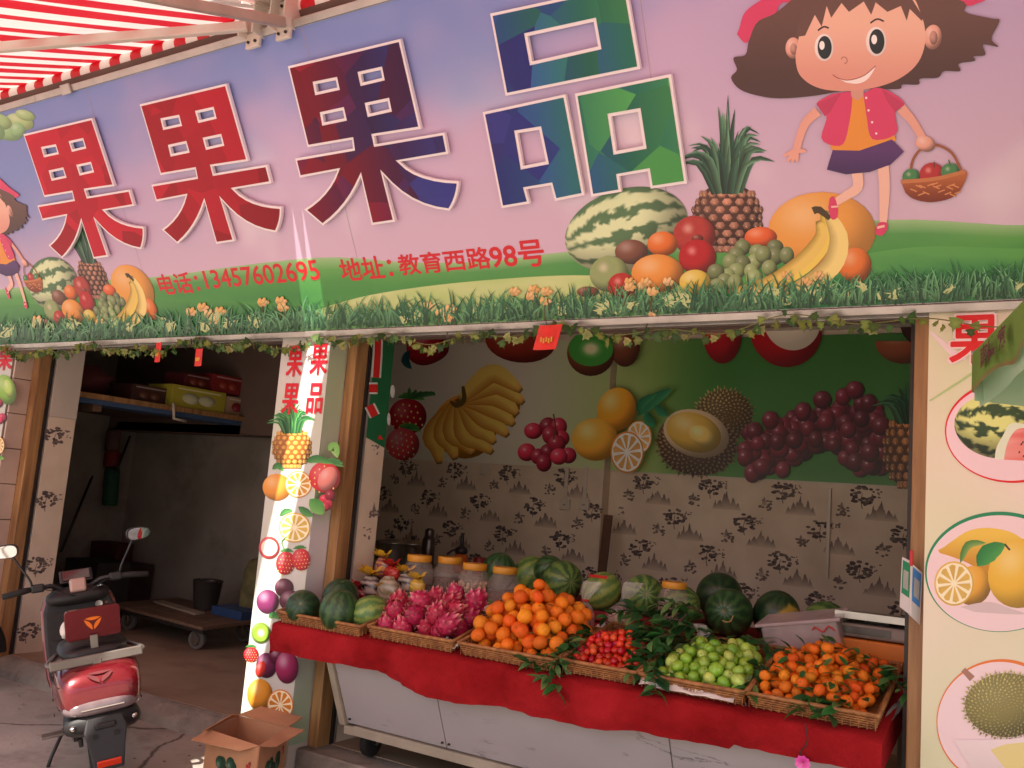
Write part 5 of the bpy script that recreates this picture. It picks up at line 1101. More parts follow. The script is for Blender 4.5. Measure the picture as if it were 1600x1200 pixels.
p_straw(p, 868, 425, 42, 50, .5, 'd42a34'); p.blob(878, 425, 24, 34, .5, hx('e88a80')); p_leaf(p, [(820, 380), (850, 372), (895, 385)], 22); p_leaf(p, [(880, 350), (895, 340), (905, 370)], 30, '6aa84a', 'a8cc80')
p_grapes(p, [(870, 480), (885, 470), (880, 495), (872, 500)], 13, 'b0203a', 2); p_leaf(p, [(830, 480), (850, 500), (868, 520)], 40, '3f8a3c', '8abc60')
p_slice(p, 790, 556, 42, 'e0b040', 'f0c860', 40); p_leaf(p, [(800, 500), (820, 515), (840, 525)], 22); p_leaf(p, [(750, 525), (765, 512), (785, 510)], 14)
p.blob(722, 610, 28, 30, 0, hx('d84a4a')); p.blob(722, 610, 22, 22, 0, hx('f4e8d8'), dark=.1); p_straw(p, 765, 655, 25, 38, .1); p_straw(p, 808, 645, 25, 36, -.1); p.rib([(766, 618), (755, 595), (770, 580)], 3, hx('4a7a3a'), n=6)
for x, y, a, b, c in ((762, 717, 25, 25, '5a2036'), (718, 754, 30, 32, '7a2a5a'), (780, 752, 31, 28, '5a1c34'), (715, 925, 28, 34, '6a1f4a'), (745, 900, 24, 24, '5a1836'), (770, 930, 31, 44, '9a2a5a')): p.blob(x, y, a, b, 0, hx(c), dark=.5, light=.5)
p.blob(700, 838, 26, 28, 0, hx('7a9a3a')); p.blob(700, 838, 20, 22, 0, cf=lambda u, v, x, y: mix(hx('f0f0d0'), hx('8ab83c'), sm(.2, .6, math.hypot(u, v)))); p_leaf(p, [(720, 795), (735, 790), (752, 800)], 18); p_straw(p, 674, 898, 20, 24, 0); p.blob(700, 935, 14, 22, .3, hx('d83a34'))
p.blob(697, 1003, 34, 42, 0, hx('e89a30')); p_slice(p, 752, 1031, 35, 'e88a30', 'f0942c', 42)
p.build('printed_fruit', ban)
bl = empty('pillar_banner', (-7.2, 3.83, .1), 'fruit banner cut off at the left edge of the photo beside the tiles', 'banner')
MB().grid(lambda u, v: Vector((-7.6+.665*u, 3.838, .6+1.84*v)), 6, 30, bcol).build('front_sheet', PRINT, bl)
p = Print(yplane(3.833), FRONT, 0, tf=(3.335, 0, 480)); p.auto = bl
a, b = on_y(-6, 578, 3.833), on_y(22, 541, 3.833); text_on(p, '果', a, b, hx('d8182c'), .03)
p.blob(30, 430, 52, 80, -.3, hx('8fc04a')); p.blob(45, 425, 25, 50, -.3, hx('b8d868')); p_grapes(p, [(-8, 500), (12, 575), (-5, 590)], 22, 'd0305a', 1); p_slice(p, -5, 720, 28, 'e89030', 'f0b850', 45); p_leaf(p, [(-10, 790), (5, 785), (22, 790)], 22, '5a9a3a', '9acc60')
p.build('printed_fruit', bl)
br_ = empty('pillar_banner', (-.2, 3.8, .1), 'pale green banner with fruit in round frames on the right pillar', 'banner')
MB().grid(lambda u, v: Vector((-.487+1.06*u, 3.805-.0003*math.sin(v*14+u*5), .02+2.42*v)), 24, 50, lambda u, v: mix(mix(hx('f0dcd0'), hx('d8dcae'), .5+.9*nz(u*1.6+2, v*5+1)), hx('f0d0d4'), .7*sm(.1, .45, nz(u*2, v*4, 7)))).build('front_sheet', PRINT, br_, smooth=True)
p = Print(yplane(3.804), FRONT, 0, tf=(3.245, 1380, 460)); p.auto = br_
p.rib([(235, 540), (480, 380), (700, 200)], [8, 14, 10], hx('b4cc8a'), n=10); p.rib([(240, 190), (360, 300), (420, 330)], [10, 40, 8], hx('f4dce0'), n=10)
a, b = on_y(1484, 568, 3.799), on_y(1562, 492, 3.799); text_on(p, '果', a+Vector((-.004, 0, -.004)), b+Vector((.004, 0, .004)), hx('f6dada'), .05); text_on(p, '果', a, b, hx('e02428'), .022); p.cut('printed_character')
p.blob(660, 692, 345, 262, 0, hx('f4d4dc'), dark=0, light=0, nt=60, nr=2); p.ring(660, 692, 347, 264, 26, 6, hx('e0202c'), math.pi*.85, 90)
p_melon(p, 585, 670, 225, 162, .12, 'b8bc74', '31482a', 6, 7)
p.poly(spline([(565, 835), (575, 775), (610, 710), (640, 660), (700, 655), (800, 700), (900, 850)], 30), hx('e4ead0')); p.poly(spline([(612, 838), (625, 770), (650, 715), (690, 680), (760, 700), (850, 850)], 30), hx('dc5a58'), cf=lambda x, y: mix(hx('e05450'), hx('f0a8a0'), .5+nz(x*.02, y*.02)))
for x, y in ((700, 760), (708, 750), (690, 800), (712, 820)): p.blob(x, y, 4, 7, .3, hx('2a1a18'), nt=8, nr=1)
p.tf = (3.159, 1380, 820)
p.blob(575, 232, 368, 296, 0, hx('f4d6dc'), dark=0, light=0, nt=60, nr=2); p.ring(575, 232, 369, 297, 18, 3, hx('1f8a5c'), math.pi*.55, 90)
p.poly(spline([(270, 125), (300, 110), (340, 80), (420, 30), (520, 15), (640, 40), (720, 110), (700, 200), (560, 260), (420, 190), (330, 155), (280, 140)], 40), hx('e8b83a'), cf=lambda x, y: mix(hx('f0c650'), hx('c88a2a'), sm(30, 230, y)))
p.blob(440, 300, 92, 98, .3, hx('e8a838')); p_slice(p, 350, 290, 98, 'e8b850', 'f0c460', 110); p.blob(680, 240, 160, 175, .5, hx('ecb83a'), dark=.35)
p_leaf(p, [(380, 190), (420, 100), (510, 90)], 40, '3a7a34', 'a8b860'); p_leaf(p, [(465, 205), (520, 140), (605, 95)], 95, '1f7a3a', '58a850'); p.rib([(600, 95), (625, 125)], 10, hx('4a3a24'))
p.poly(spline([(380, 405), (520, 380), (620, 410), (700, 440), (600, 440), (450, 430)], 20), hx('d8c0c4'))
p.blob(585, 975, 322, 312, 0, hx('f4d8de'), dark=0, light=0, nt=60, nr=2); p.ring(585, 975, 322, 312, 22, 5, hx('e87a34'), math.pi, 90)
p.rib([(395, 715), (440, 760)], [26, 34], hx('a87868')); p_durian(p, 610, 890, 215, 165, 'b8ac62', '6a6238', 9, sp=17)
p.poly(spline([(350, 1060), (480, 1060), (600, 1058), (760, 1065), (760, 1300), (500, 1260), (420, 1180)], 30), hx('f0dce0'), cf=lambda x, y: mix(hx('f2dce0'), hx('e4d0d0'), sm(1060, 1250, y))); p.poly(spline([(530, 1110), (620, 1080), (760, 1090), (760, 1260), (600, 1200)], 20), hx('e8d490'))
p.build('printed_fruit', br_)
# ================================================================== ivy garlands under the sign and red tags
IVY = [MB().add([(0, 0, 0), (.5, .02, -.12), (.32, .05, -.42), (.42, .03, -.62), (.1, .08, -.75), (0, .02, -1.05), (-.12, .08, -.75), (-.42, .04, -.6), (-.3, .05, -.4), (-.5, 0, -.1), (0, .09, -.45)], [(0, 10, 1), (1, 10, 2), (2, 10, 3), (3, 10, 4), (4, 10, 5), (5, 10, 6), (6, 10, 7), (7, 10, 8), (8, 10, 9), (9, 10, 0)], [hx(c)]*10+[hx(d)]).mesh('ivy', cmat('ivy_leaf', .5, .4, var=.3, translucent=.25), True) for c, d in (('41602c', '5c7a3a'), ('6c8038', '8f9a50'), ('2f4f28', '45652f'), ('a3a468', '7d8a46'))]
IR = random.Random(17)
def garland(x0, x1, n, label, dens=1):
    r = empty('ivy_garland', ((x0+x1)/2, 3.78, 2.4), label, 'garland', 'ivy garlands along the bottom of the sign')
    zc = lambda x: 2.385+.022*math.sin(x*5.1)+.02*math.sin(x*11.7+1)-.01
    yc = lambda x: 3.755+.012*math.sin(x*8)
    MB().tube([(x0+(x1-x0)*i/60, yc(x0+(x1-x0)*i/60), zc(x0+(x1-x0)*i/60)) for i in range(61)], .0025, 5).build('vine_stem', mat('vine_stem', '6a7040', .8), r)
    for k in range(n):
        x = x0+(x1-x0)*(k+IR.random())/n; s = IR.uniform(.03, .058)
        inst('leaf', IR.choices(IVY, (3, 3, 2, 1.2))[0], (x, yc(x)+j_(IR, .02), zc(x)+j_(IR, .022)), (j_(IR, .7), j_(IR, .8), j_(IR, 1.1)), s, r)
garland(-7.2, -5.3, 130, 'dense ivy garland over the left half of the scooter doorway'); garland(-5.35, -3.7, 110, 'dense ivy garland over the right half of the scooter doorway'); garland(-3.72, -2.2, 70, 'sparse ivy garland over the left half of the fruit stall'); garland(-2.2, -.7, 60, 'sparse ivy garland over the right half of the fruit stall'); garland(-.72, .3, 26, 'dark ivy leaves at the top of the right banner')
M_TAGR = mat('red_foil', 'd8281c', .35, var=.12, scale=20); M_GOLD = mat('gold_print', 'd8a038', .4)
def red_tag(px, py, w, h, label, lean):
    p0 = on_y(px, py, 3.745); r = empty('red_tag', p0, label, 'tag', 'red festive tags hung under the sign')
    MB().grid(lambda u, v: p0+Vector(((u-.5)*w+lean*(1-v)*h, .006*math.sin(u*5)-.004*v, -(1-v)*h+.0)), 6, 6).build('tag_sheet', M_TAGR, r, solid=.002); 
    for k in range(5): q = p0+Vector((lean*.6*h-w*.22+w*.11*k, -.011, -h*(.6+.05*(k % 2)))); MB().box(q, (w*.07, .002, h*.2)).build('gold_mark', M_GOLD, r)
red_tag(862, 508, .13, .12, 'large red festive tag above the fruit stall', -.25); red_tag(250, 535, .06, .13, 'small red festive tag above the dark doorway', .0); red_tag(313, 545, .07, .11, 'dim red festive tag deeper above the dark doorway', 0)
# ================================================================== left shop interior
sh = empty('wall_shelf', (-8, 5.5, 2.1), 'dark loft shelf running back along the left wall of the dark shop', 'shelf')
M_DW = mat('old_shelf_wood', '6a5240', .8, var=.25, scale=4, stretch=(6, 1, 6)); M_BLUE = mat('blue_film', '3f5a80', .5)
for k in range(5): part_box('shelf_plank', (-8.95+.39*k, 4.42, 2.135), (-8.565+.39*k, 6.52, 2.165), M_DW, sh)
part_box('edge_rail', (-6.998, 4.42, 2.13), (-6.96, 6.52, 2.175), M_WOOD, sh); part_box('film_strip', (-7.3, 4.43, 2.09), (-6.99, 6.5, 2.13), M_BLUE, sh); part_box('cross_beam', (-8.95, 4.6, 2.03), (-7.0, 4.68, 2.088), M_DW, sh); part_box('cross_beam', (-8.95, 6.2, 1.99), (-7.0, 6.28, 2.088), M_DW, sh)
MB().tube([(-6.95, 5.35, 2.2), (-6.945, 5.37, 2.06), (-6.94, 5.5, 2.05)], .013, 8).build('pipe', M_PLASTIC, sh, smooth=True)
def carton(px0, px1, X, z0, h, dep, col, label, spot):
    a, b = on_x(px0, 620, X).y, on_x(px1, 630, X).y; r = empty('fruit_carton', (X-dep/2, (a+b)/2, z0), label, 'carton', 'fruit cartons on the dark shelf')
    part_box('carton_body', (X-dep, a, z0), (X, b, z0+h), mat('carton_'+col, col, .6, var=.1), r, .004); pr = Print(lambda u, v: Vector((X, a+(b-a)*u, z0+h*v)), (1, 0, 0), .001)
    for q in range(2): pr.blob(.35+.3*q, .45, .16, .26, 0, hx(spot), nt=16, nr=2); pr.cut('printed_fruit', r)
    pr.rib([(.1, .85), (.9, .85)], .08, mix(hx(col), (1, 1, 1), .5)); pr.build('printed_band', r)
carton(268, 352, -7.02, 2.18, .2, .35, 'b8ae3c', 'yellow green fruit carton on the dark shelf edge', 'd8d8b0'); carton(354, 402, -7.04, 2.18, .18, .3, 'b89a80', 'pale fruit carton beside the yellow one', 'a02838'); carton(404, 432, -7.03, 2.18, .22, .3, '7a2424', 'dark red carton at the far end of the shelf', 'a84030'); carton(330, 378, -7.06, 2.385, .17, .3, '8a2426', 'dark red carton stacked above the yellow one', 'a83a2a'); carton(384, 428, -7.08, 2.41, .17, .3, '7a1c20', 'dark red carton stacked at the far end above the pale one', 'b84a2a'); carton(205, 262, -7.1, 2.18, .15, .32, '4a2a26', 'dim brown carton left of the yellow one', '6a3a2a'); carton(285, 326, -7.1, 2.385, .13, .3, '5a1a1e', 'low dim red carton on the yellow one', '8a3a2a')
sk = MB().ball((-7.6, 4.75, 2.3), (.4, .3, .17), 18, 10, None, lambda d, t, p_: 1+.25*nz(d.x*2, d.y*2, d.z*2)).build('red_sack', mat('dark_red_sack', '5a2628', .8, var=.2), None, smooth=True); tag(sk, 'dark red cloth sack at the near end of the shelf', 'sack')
# trolley
tr = empty('platform_trolley', (-6.7, 5.6, .12), 'flat wooden platform trolley with rubber wheels in the dark shop', 'trolley')
O = Vector((-6.05, 5.21, 0)); D1 = Vector((-.985, .12, 0)).normalized(); D2 = Vector((-.12, .985, 0)).normalized()
def tp(a, b, z): q = O+D1*a+D2*b; q.z = z; return q
def tbox(name, a0, a1, b0, b1, z0, z1, m, par=None): return hexa(name, [tp(a0, b0, z0), tp(a0, b1, z0), tp(a1, b1, z0), tp(a1, b0, z0), tp(a0, b0, z1), tp(a0, b1, z1), tp(a1, b1, z1), tp(a1, b0, z1)], m, par or tr, .003)
for k in range(5): tbox('deck_plank', 0, 1.5, .17*k, .17*k+.165, .318+.002*(k % 2), .345+.002*(k % 2), M_DW)
tbox('deck_frame', .02, 1.48, .02, .05, .285, .316, M_DARKMETAL); tbox('deck_frame', .02, 1.48, .78, .81, .285, .316, M_DARKMETAL)
for a_, b_ in ((.2, .12), (.2, .7), (1.3, .12), (1.3, .7)):
    c = tp(a_, b_, .205); mb = MB(); mb.b2((c.x-.01, c.y-.035, .2), (c.x+.01, c.y-.028, .288)); mb.b2((c.x-.01, c.y+.028, .2), (c.x+.01, c.y+.035, .288)); mb.b2((c.x-.04, c.y-.04, .28), (c.x+.04, c.y+.04, .287)); mb.build('wheel_fork', M_STEEL, tr)
    t = MB().lathe([(.05, -.02), (.075, -.022), (.084, -.01), (.084, .01), (.075, .022), (.05, .02)], c, 24, (.25, -1, 0)).build('wheel', mat('grey_rubber', '5a5450', .7), tr, smooth=True, auto=40); MB().cyl(c-Vector((0, .03, 0)), c+Vector((0, .03, 0)), .048, n=18).build('wheel_disc', M_STEEL, t)
tb = hexa('loose_board', [tp(.5, .3, .349), tp(.5, .42, .349), tp(1.3, .5, .349), tp(1.3, .38, .349), tp(.5, .3, .365), tp(.5, .42, .365), tp(1.3, .5, .365), tp(1.3, .38, .365)], M_BATTEN, None); tag(tb, 'loose pale board lying on the wooden trolley', 'board')
tb = hexa('blue_crate', [tp(.05, .5, .349), tp(.05, .85, .349), tp(.5, .85, .349), tp(.5, .5, .349), tp(.05, .5, .42), tp(.05, .85, .42), tp(.5, .85, .42), tp(.5, .5, .42)], mat('blue_plastic', '2f4a78', .5), None); tag(tb, 'flat blue tray at the right end of the trolley', 'tray')
bc = tp(.75, .62, .35); bk = empty('bucket', bc, 'metal bucket standing on the trolley in the dark shop', 'bucket'); MB().lathe([(0, .006), (.1, .006), (.1, 0), (.105, .0), (.135, .25), (.142, .255), (.135, .262), (.128, .25), (.1, .02), (0, .02)], bc, 26).build('body', mat('dull_bucket', '4a4644', .4, metal=.5), bk, smooth=True, auto=50); MB().tube([bc+Vector((math.cos(a)*.14, .05*math.sin(a), .25+.02*math.sin(a))) for a in np.linspace(0, math.pi, 12)], .004, 5).build('handle', M_STEEL, bk)
# things against the walls of the dark shop
def stick(px0, py0, y0, px1, py1, y1, label, r_=.014, m=None): o = MB().cyl(on_y(px0, py0, y0), on_y(px1, py1, y1), r_, n=8).build('broom_handle', m or M_BLACKP, None, smooth=True); return tag(o, label, 'broom')
stick(95, 862, 5.6, 163, 700, 6.3, 'dark broom handle leaning in the left corner of the dark shop'); stick(182, 735, 6.0, 203, 682, 6.3, 'short dark handle leaning beside the red hanging bag')
hb = empty('hanging_bag', on_y(176, 680, 6.1), 'dim red and green folded bag hanging in the dark shop corner', 'bag')
for (a, b, c, w_) in ((672, 705, '6a4a44', .15), (705, 730, '7a1e22', .17), (730, 790, '1f4a38', .16)):
    q0, q1 = on_y(178-(a-672)*.04, a, 6.1), on_y(176-(b-672)*.04, b, 6.1); MB().lathe([(w_*.45, 0), (w_*.5, .02), (w_*.5, (q0-q1).length*.9), (w_*.42, (q0-q1).length)], q1, 16, q0-q1).build('bag_section', mat('bag_'+c, c, .7), hb, smooth=True)
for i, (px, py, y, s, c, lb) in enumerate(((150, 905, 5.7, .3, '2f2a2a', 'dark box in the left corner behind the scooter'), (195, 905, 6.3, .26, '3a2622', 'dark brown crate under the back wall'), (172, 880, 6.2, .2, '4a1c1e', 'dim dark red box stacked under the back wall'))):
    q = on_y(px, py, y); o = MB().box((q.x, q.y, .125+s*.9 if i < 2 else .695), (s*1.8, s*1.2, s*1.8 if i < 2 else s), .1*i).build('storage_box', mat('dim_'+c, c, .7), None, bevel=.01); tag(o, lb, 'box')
sk = MB().ball((-6.42, 6.1, .5), (.15, .15, .36), 18, 14, None, lambda d, t, p_: 1+.18*nz(d.x*3, d.y*3, d.z*3)).build('grain_sack', mat('olive_sack', '6a6440', .85, var=.3, scale=12), None, smooth=True); tag(sk, 'olive sack standing next to the pillar behind the trolley', 'sack')
# ================================================================== electric scooter
M_PAINT = mat('metallic_red_paint', '70101a', .25, metal=.45, var=.06, scale=40, coat=.9); M_PLAST = mat('matt_black_plastic', '1d1a1b', .55, var=.12, scale=20, bump=.1, bscale=200); M_SEAT = mat('black_seat_vinyl', '191617', .42, var=.15, scale=14, bump=.15, bscale=90)
M_LENS = mat('smoked_lens', '6a5a5c', .12, var=.2, scale=14, coat=.8); M_REDL = mat('red_reflector', 'd8381c', .3, var=.1); M_ORANGE = mat('orange_decal', 'f07a1c', .4); M_MIRROR = mat('mirror_glass', 'e8e8e8', .02, metal=1, var=0); M_GREYM = mat('grey_painted_bar', '7a736c', .35, metal=.6, var=.1); M_BEIGE = mat('beige_plastic', 'b8988c', .3, metal=.2, var=.06); M_CHROME = mat('chrome', 'c8c4c0', .12, metal=1, var=.03)
def loft(secs, n=20, p=2.6):
    mb = MB(); vs = []
    for x, hw, z0, z1 in secs:
        for k in range(n):
            a = 2*math.pi*k/n; c, s = math.cos(a), math.sin(a)
            vs.append((x, hw*math.copysign(abs(c)**(2/p), c), (z0+z1)/2+(z1-z0)/2*math.copysign(abs(s)**(2/p), s)))
    m = len(secs); fs = [(i*n+k, i*n+(k+1) % n, (i+1)*n+(k+1) % n, (i+1)*n+k) for i in range(m-1) for k in range(n)]+[tuple(range(n))[::-1], tuple((m-1)*n+k for k in range(n))]
    return mb.add(vs, fs)
def lobes(mb, f, out=1):
    V = [(-1, .62), (1, .62), (0, -1.05)]
    for k in range(3):
        a, b = V[k], V[(k+1) % 3]; mx, my = (a[0]+b[0])/2, (a[1]+b[1])/2; cx, cy = 0, .06
        d = math.hypot(b[0]-a[0], b[1]-a[1]); tx, ty = (b[0]-a[0])/d, (b[1]-a[1])/d
        A = (a[0]+tx*.16, a[1]+ty*.16); B = (b[0]-tx*.16, b[1]-ty*.16); O_ = (mx+(mx-cx)*.45, my+(my-cy)*.45); I = (cx+(mx-cx)*-.1, cy+(my-cy)*-.1)
        top = arc(A, O_, B, 6); bot = arc(B, I, A, 6)[1:-1]
        L = top+bot; t = tessellate_polygon([[Vector((x, y, 0)) for x, y in L]]); mb.add([f(x, y) for x, y in L], t)
def scooter(loc, head, lean, label, full=True):
    r = empty('electric_scooter', loc, label, 'scooter', rot=(lean, 0, head)); W = dict(world=False)
    B = lambda mb, name, m, par=r, **k: mb.build(name, m, par, world=False, **k)
    tail = B(loft([(-.352, .115, .49, .575), (-.348, .145, .465, .595), (-.325, .162, .45, .645), (-.28, .178, .44, .672), (-.2, .185, .43, .685), (-.05, .19, .41, .69), (.1, .185, .39, .685), (.3, .16, .36, .64), (.40, .13, .35, .56)], 28, 3.8), 'tail_fairing', M_PAINT, smooth=True)
    mb = MB(); mb.tube([(-.345+.012, .15*math.cos(a)*1.05, .52+.02*math.sin(a)) for a in np.linspace(0, math.pi, 9)], .002, 5)
    mb = MB(); lobes(mb, lambda x, y: (-.318-(.03-y*.03)*.62-.006, -x*.06, .632+y*.03)); 
    B(mb, 'tail_emblem', mat('dark_emblem_line', '5a0c14', .3, coat=.5), tail)
    B(loft([(-.362, .10, .455, .50), (-.352, .135, .445, .515), (-.33, .16, .44, .525), (-.28, .172, .44, .52)], 20, 3), 'tail_lamp', M_LENS, smooth=True)
    B(MB().b2((-.366, -.09, .476), (-.358, .09, .482)), 'lamp_line', M_CHROME, tail)
    B(loft([(-.345, .15, .36, .445), (-.30, .165, .33, .45), (-.15, .16, .33, .45), (.2, .14, .3, .42)], 16, 3), 'tail_underside', M_PLAST, smooth=True)
    fen = MB(); fen.prism([[(-.075, .44), (.075, .44), (.09, .38), (.075, .3), (.06, .2), (-.06, .2), (-.075, .3), (-.09, .38)]], lambda y, z, h: Vector((-.40-(.44-z)*.32+h, y, z)), 0, .018); f_ = B(fen, 'rear_mudguard', M_PLAST, bevel=.006)
    B(MB().box((-.408, 0, .40), (.03, .09, .03)), 'plate_lamp', M_PLAST, f_, bevel=.008); B(MB().box((-.478, 0, .235), (.012, .1, .035), Matrix.Rotation(-.3, 3, 'Y')), 'rear_reflector', M_REDL, f_, bevel=.004)
    for s in (-1, 1): B(MB().box((-.43, s*.045, .36), (.006, .02, .02)), 'plate_slot', M_RUBBER, f_); B(MB().lathe([(.0, -.02), (.012, -.013), (.014, .0), (.011, .014), (0, .018)], (-.345, s*.13, .40), 12, (-1, 0, 0)), 'turn_signal', M_CHROME, smooth=True)
    # seat, backrest, grab rail
    B(loft([(-.19, .09, .69, .73), (-.16, .14, .68, .755), (-.05, .155, .675, .765), (.1, .155, .67, .755), (.28, .14, .65, .735), (.4, .1, .63, .70), (.43, .06, .63, .67)], 22, 2.8), 'seat', M_SEAT, smooth=True)
    def bk(y, z, h): return Vector((-.15+h-(z-.77)*.22, y, z))
    def rr(y0, y1, z0, z1, q=.02): 
        o = []
        for cy, cz, a0 in ((y1-q, z1-q, 0), (y0+q, z1-q, 1), (y0+q, z0+q, 2), (y1-q, z0+q, 3)):
            for k in range(5): a = (a0+k/4)*math.pi/2; o.append((cy+q*math.cos(a), cz+q*math.sin(a)))
        return o
    bkr = B(MB().prism([rr(-.12, .12, .79, .955)], bk, 0, .035), 'backrest', M_PAINT, bevel=.006)
    mb = MB(); lobes(mb, lambda x, y: bk(-x*.042, .875+y*.042, -.0025)); B(mb, 'orange_emblem', M_ORANGE, bkr)
    B(MB().box((-.165, 0, .75), (.02, .035, .12)), 'backrest_post', M_GREYM, bevel=.004)
    rail = MB(); rail.tube(spline([(.02, .16, .70), (-.12, .19, .705), (-.215, .20, .70), (-.235, .1, .70), (-.238, 0, .70), (-.235, -.1, .70), (-.215, -.20, .70), (-.12, -.19, .705), (.02, -.16, .70)], 40), .012, 8); B(rail, 'grab_rail', M_GREYM, smooth=True)
    B(MB().box((-.243, 0, .70), (.012, .40, .05)), 'rail_plate', M_GREYM, bevel=.01); B(MB().box((-.246, 0, .665), (.014, .04, .07)), 'rail_stem', M_GREYM, bevel=.004)
    # floor, leg shield
    B(loft([(.34, .14, .27, .34), (.5, .16, .26, .33), (.68, .16, .26, .34), (.78, .13, .3, .42)], 16, 3.5), 'footboard', M_PLAST, smooth=True)
    def shp(w0, z0, z1): return [(-w0*.82, z0), (w0*.82, z0), (w0*.97, z0+.15), (w0, z0+.32), (w0*.98, z1-.1), (w0*.86, z1-.03), (w0*.6, z1), (-w0*.6, z1), (-w0*.86, z1-.03), (-w0*.98, z1-.1), (-w0, z0+.32), (-w0*.97, z0+.15)]
    fn = lambda y, z, h: Vector((.64+(z-.3)*.26+h+.25*y*y*2, y, z))
    B(MB().prism([shp(.185, .28, .9)], fn, 0, .06), 'leg_shield', M_PLAST, bevel=.012); B(MB().prism([shp(.198, .27, .915)], fn, .045, .11), 'front_fairing', M_PAINT, bevel=.025)
    B(loft([(.72, .10, .86, .90), (.75, .15, .84, .925), (.82, .165, .82, .94), (.92, .15, .8, .93), (.98, .09, .8, .88)], 20, 2.8), 'head_cowl', M_PLAST, smooth=True)
    for s in (-1, 1): B(MB().prism([rr(s*.09-.07, s*.09+.07, .64, .80, .02)], fn, -.004, .0), 'glove_pocket', M_RUBBER, bevel=.003)
    B(MB().cyl(fn(-.10, .815, -.012), fn(-.10, .815, .0), .02, n=16), 'key_lock', M_CHROME); B(MB().cyl(fn(-.14, .815, -.008), fn(-.14, .815, .0), .008, n=10), 'key_button', mat('brown_button', '7a3a28', .4)); B(MB().cyl((.755, -.11, .925), (.757, -.11, .934), .018, n=16), 'charge_cap', M_CHROME)
    B(MB().tube(spline([fn(-.0, .80, -.002), fn(0, .80, -.03), fn(0, .75, -.03), fn(0, .745, -.01)], 8), .006, 6), 'bag_hook', M_CHROME, smooth=True)
    # steering
    hb = MB(); hb.tube(spline([(.74, .36, .955), (.77, .25, .965), (.80, .13, .965), (.82, .05, .92), (.82, -.05, .92), (.80, -.13, .965), (.77, -.25, .965), (.74, -.36, .955)], 36), .014, 8); B(hb, 'handlebar', M_BLACKP, smooth=True)
    for s in (-1, 1):
        B(MB().tube([(.777, s*.235, .966), (.765, s*.27, .965), (.737, s*.37, .955)], [.017, .02, .018], 12), 'grip', M_RUBBER, smooth=True)
        B(MB().box((.785, s*.2, .967), (.05, .07, .05)), 'switch_box', M_BLACKP, bevel=.012)
        B(MB().tube(spline([(.82, s*.18, .955), (.835, s*.26, .945), (.80, s*.35, .94)], 8), .006, 6, sx=1.6), 'brake_lever', M_BLACKP, smooth=True)
        mi = B(MB().tube(spline([(.785, s*.225, .985), (.78, s*.235, 1.03), (.80, s*.28, 1.12), (.80, s*.31, 1.19)], 12), .0065, 7), 'mirror_stem', M_BLACKP, smooth=True)
        R_ = Matrix.Rotation(s*math.radians(-10), 3, 'Z')@Matrix.Rotation(math.radians(-6), 3, 'Y'); c = Vector((.80, s*.345, 1.215))
        oval = [(s*(.068*math.copysign(abs(math.cos(a))**.75, math.cos(a))), .042*math.copysign(abs(math.sin(a))**.75, math.sin(a))*(1-.15*math.cos(a))) for a in np.linspace(0, 2*math.pi, 25)[:-1]]
        B(MB().prism([oval if s > 0 else oval[::-1]], lambda y, z, h: c+R_@Vector((h, y, z)), 0, .022), 'mirror_housing', M_BLACKP, mi, bevel=.004)
        ov2 = [(y*.9, z*.88) for y, z in oval]; B(MB().prism([ov2 if s > 0 else ov2[::-1]], lambda y, z, h: c+R_@Vector((h-.003, y, z)), 0, .002), 'mirror_glass', M_MIRROR, mi)
    B(MB().box((.85, 0, 1.0), (.015, .17, .095), Matrix.Rotation(.75, 3, 'Y')), 'display', M_BLACKP, bevel=.012); B(MB().box((.84, 0, 1.008), (.004, .14, .07), Matrix.Rotation(.75, 3, 'Y')), 'display_screen', mat('dark_glass', '3a2628', .08, coat=1), bevel=.003)
    B(MB().box((.765, 0, .95), (.06, .085, .085), Matrix.Rotation(.25, 3, 'Y')), 'phone_clamp', M_BEIGE, bevel=.012)
    for k, (y0, y1, z1) in enumerate(((.2, .06, .9), (-.2, -.05, .89), (.17, -.02, .87))): B(MB().tube(spline([(.79, y0, .955), (.74-.02*k, (y0+y1)/2, .985-.03*k), (.75, y1, z1)], 10), .0035, 5), 'cable', M_RUBBER, smooth=True)
    for s in (-1, 1):
        for z in (.5, .58): B(MB().cyl((-.1, s*.189, z-.08), (-.1, s*.194, z-.08), .007, n=8), 'fairing_bolt', M_DARKMETAL, tail)
    B(MB().tube(spline([(-.30, .17, .60), (-.1, .191, .61), (.2, .175, .58)], 10), .003, 5), 'fairing_seam', M_RUBBER, tail)
    B(MB().cyl((.86, 0, .8), (1.02, 0, .42), .035, n=12), 'steering_column', M_BLACKP, smooth=True)
    for s in (-1, 1): B(MB().cyl((.98, s*.075, .5), (1.12, s*.075, .2), .02, n=10), 'fork_leg', M_BLACKP, smooth=True)
    for x in (0, 1.13):
        wh = B(MB().lathe([(.14, -.04), (.18, -.05), (.205, -.04), (.215, -.015), (.215, .015), (.205, .04), (.18, .05), (.14, .04)], (x, 0, .215), 36, (0, 1, 0)), 'tyre', M_RUBBER, smooth=True); B(MB().lathe([(.02, -.03), (.05, -.035), (.06, -.02), (.125, -.02), (.145, -.035), (.145, .035), (.125, .02), (.06, .02), (.05, .035), (.02, .03)], (x, 0, .215), 30, (0, 1, 0)), 'rim', M_GREYM, wh, smooth=True, auto=40)
    mb = MB(); mb.grid(lambda u, v: Vector((1.13+.245*math.cos(.2+2.6*u), (v-.5)*.12*(1-.3*abs(u-.5)), .215+.245*math.sin(.2+2.6*u)-.03*(v-.5)**2*4)), 20, 6); B(mb, 'front_mudguard', M_PAINT, smooth=True, solid=.006)
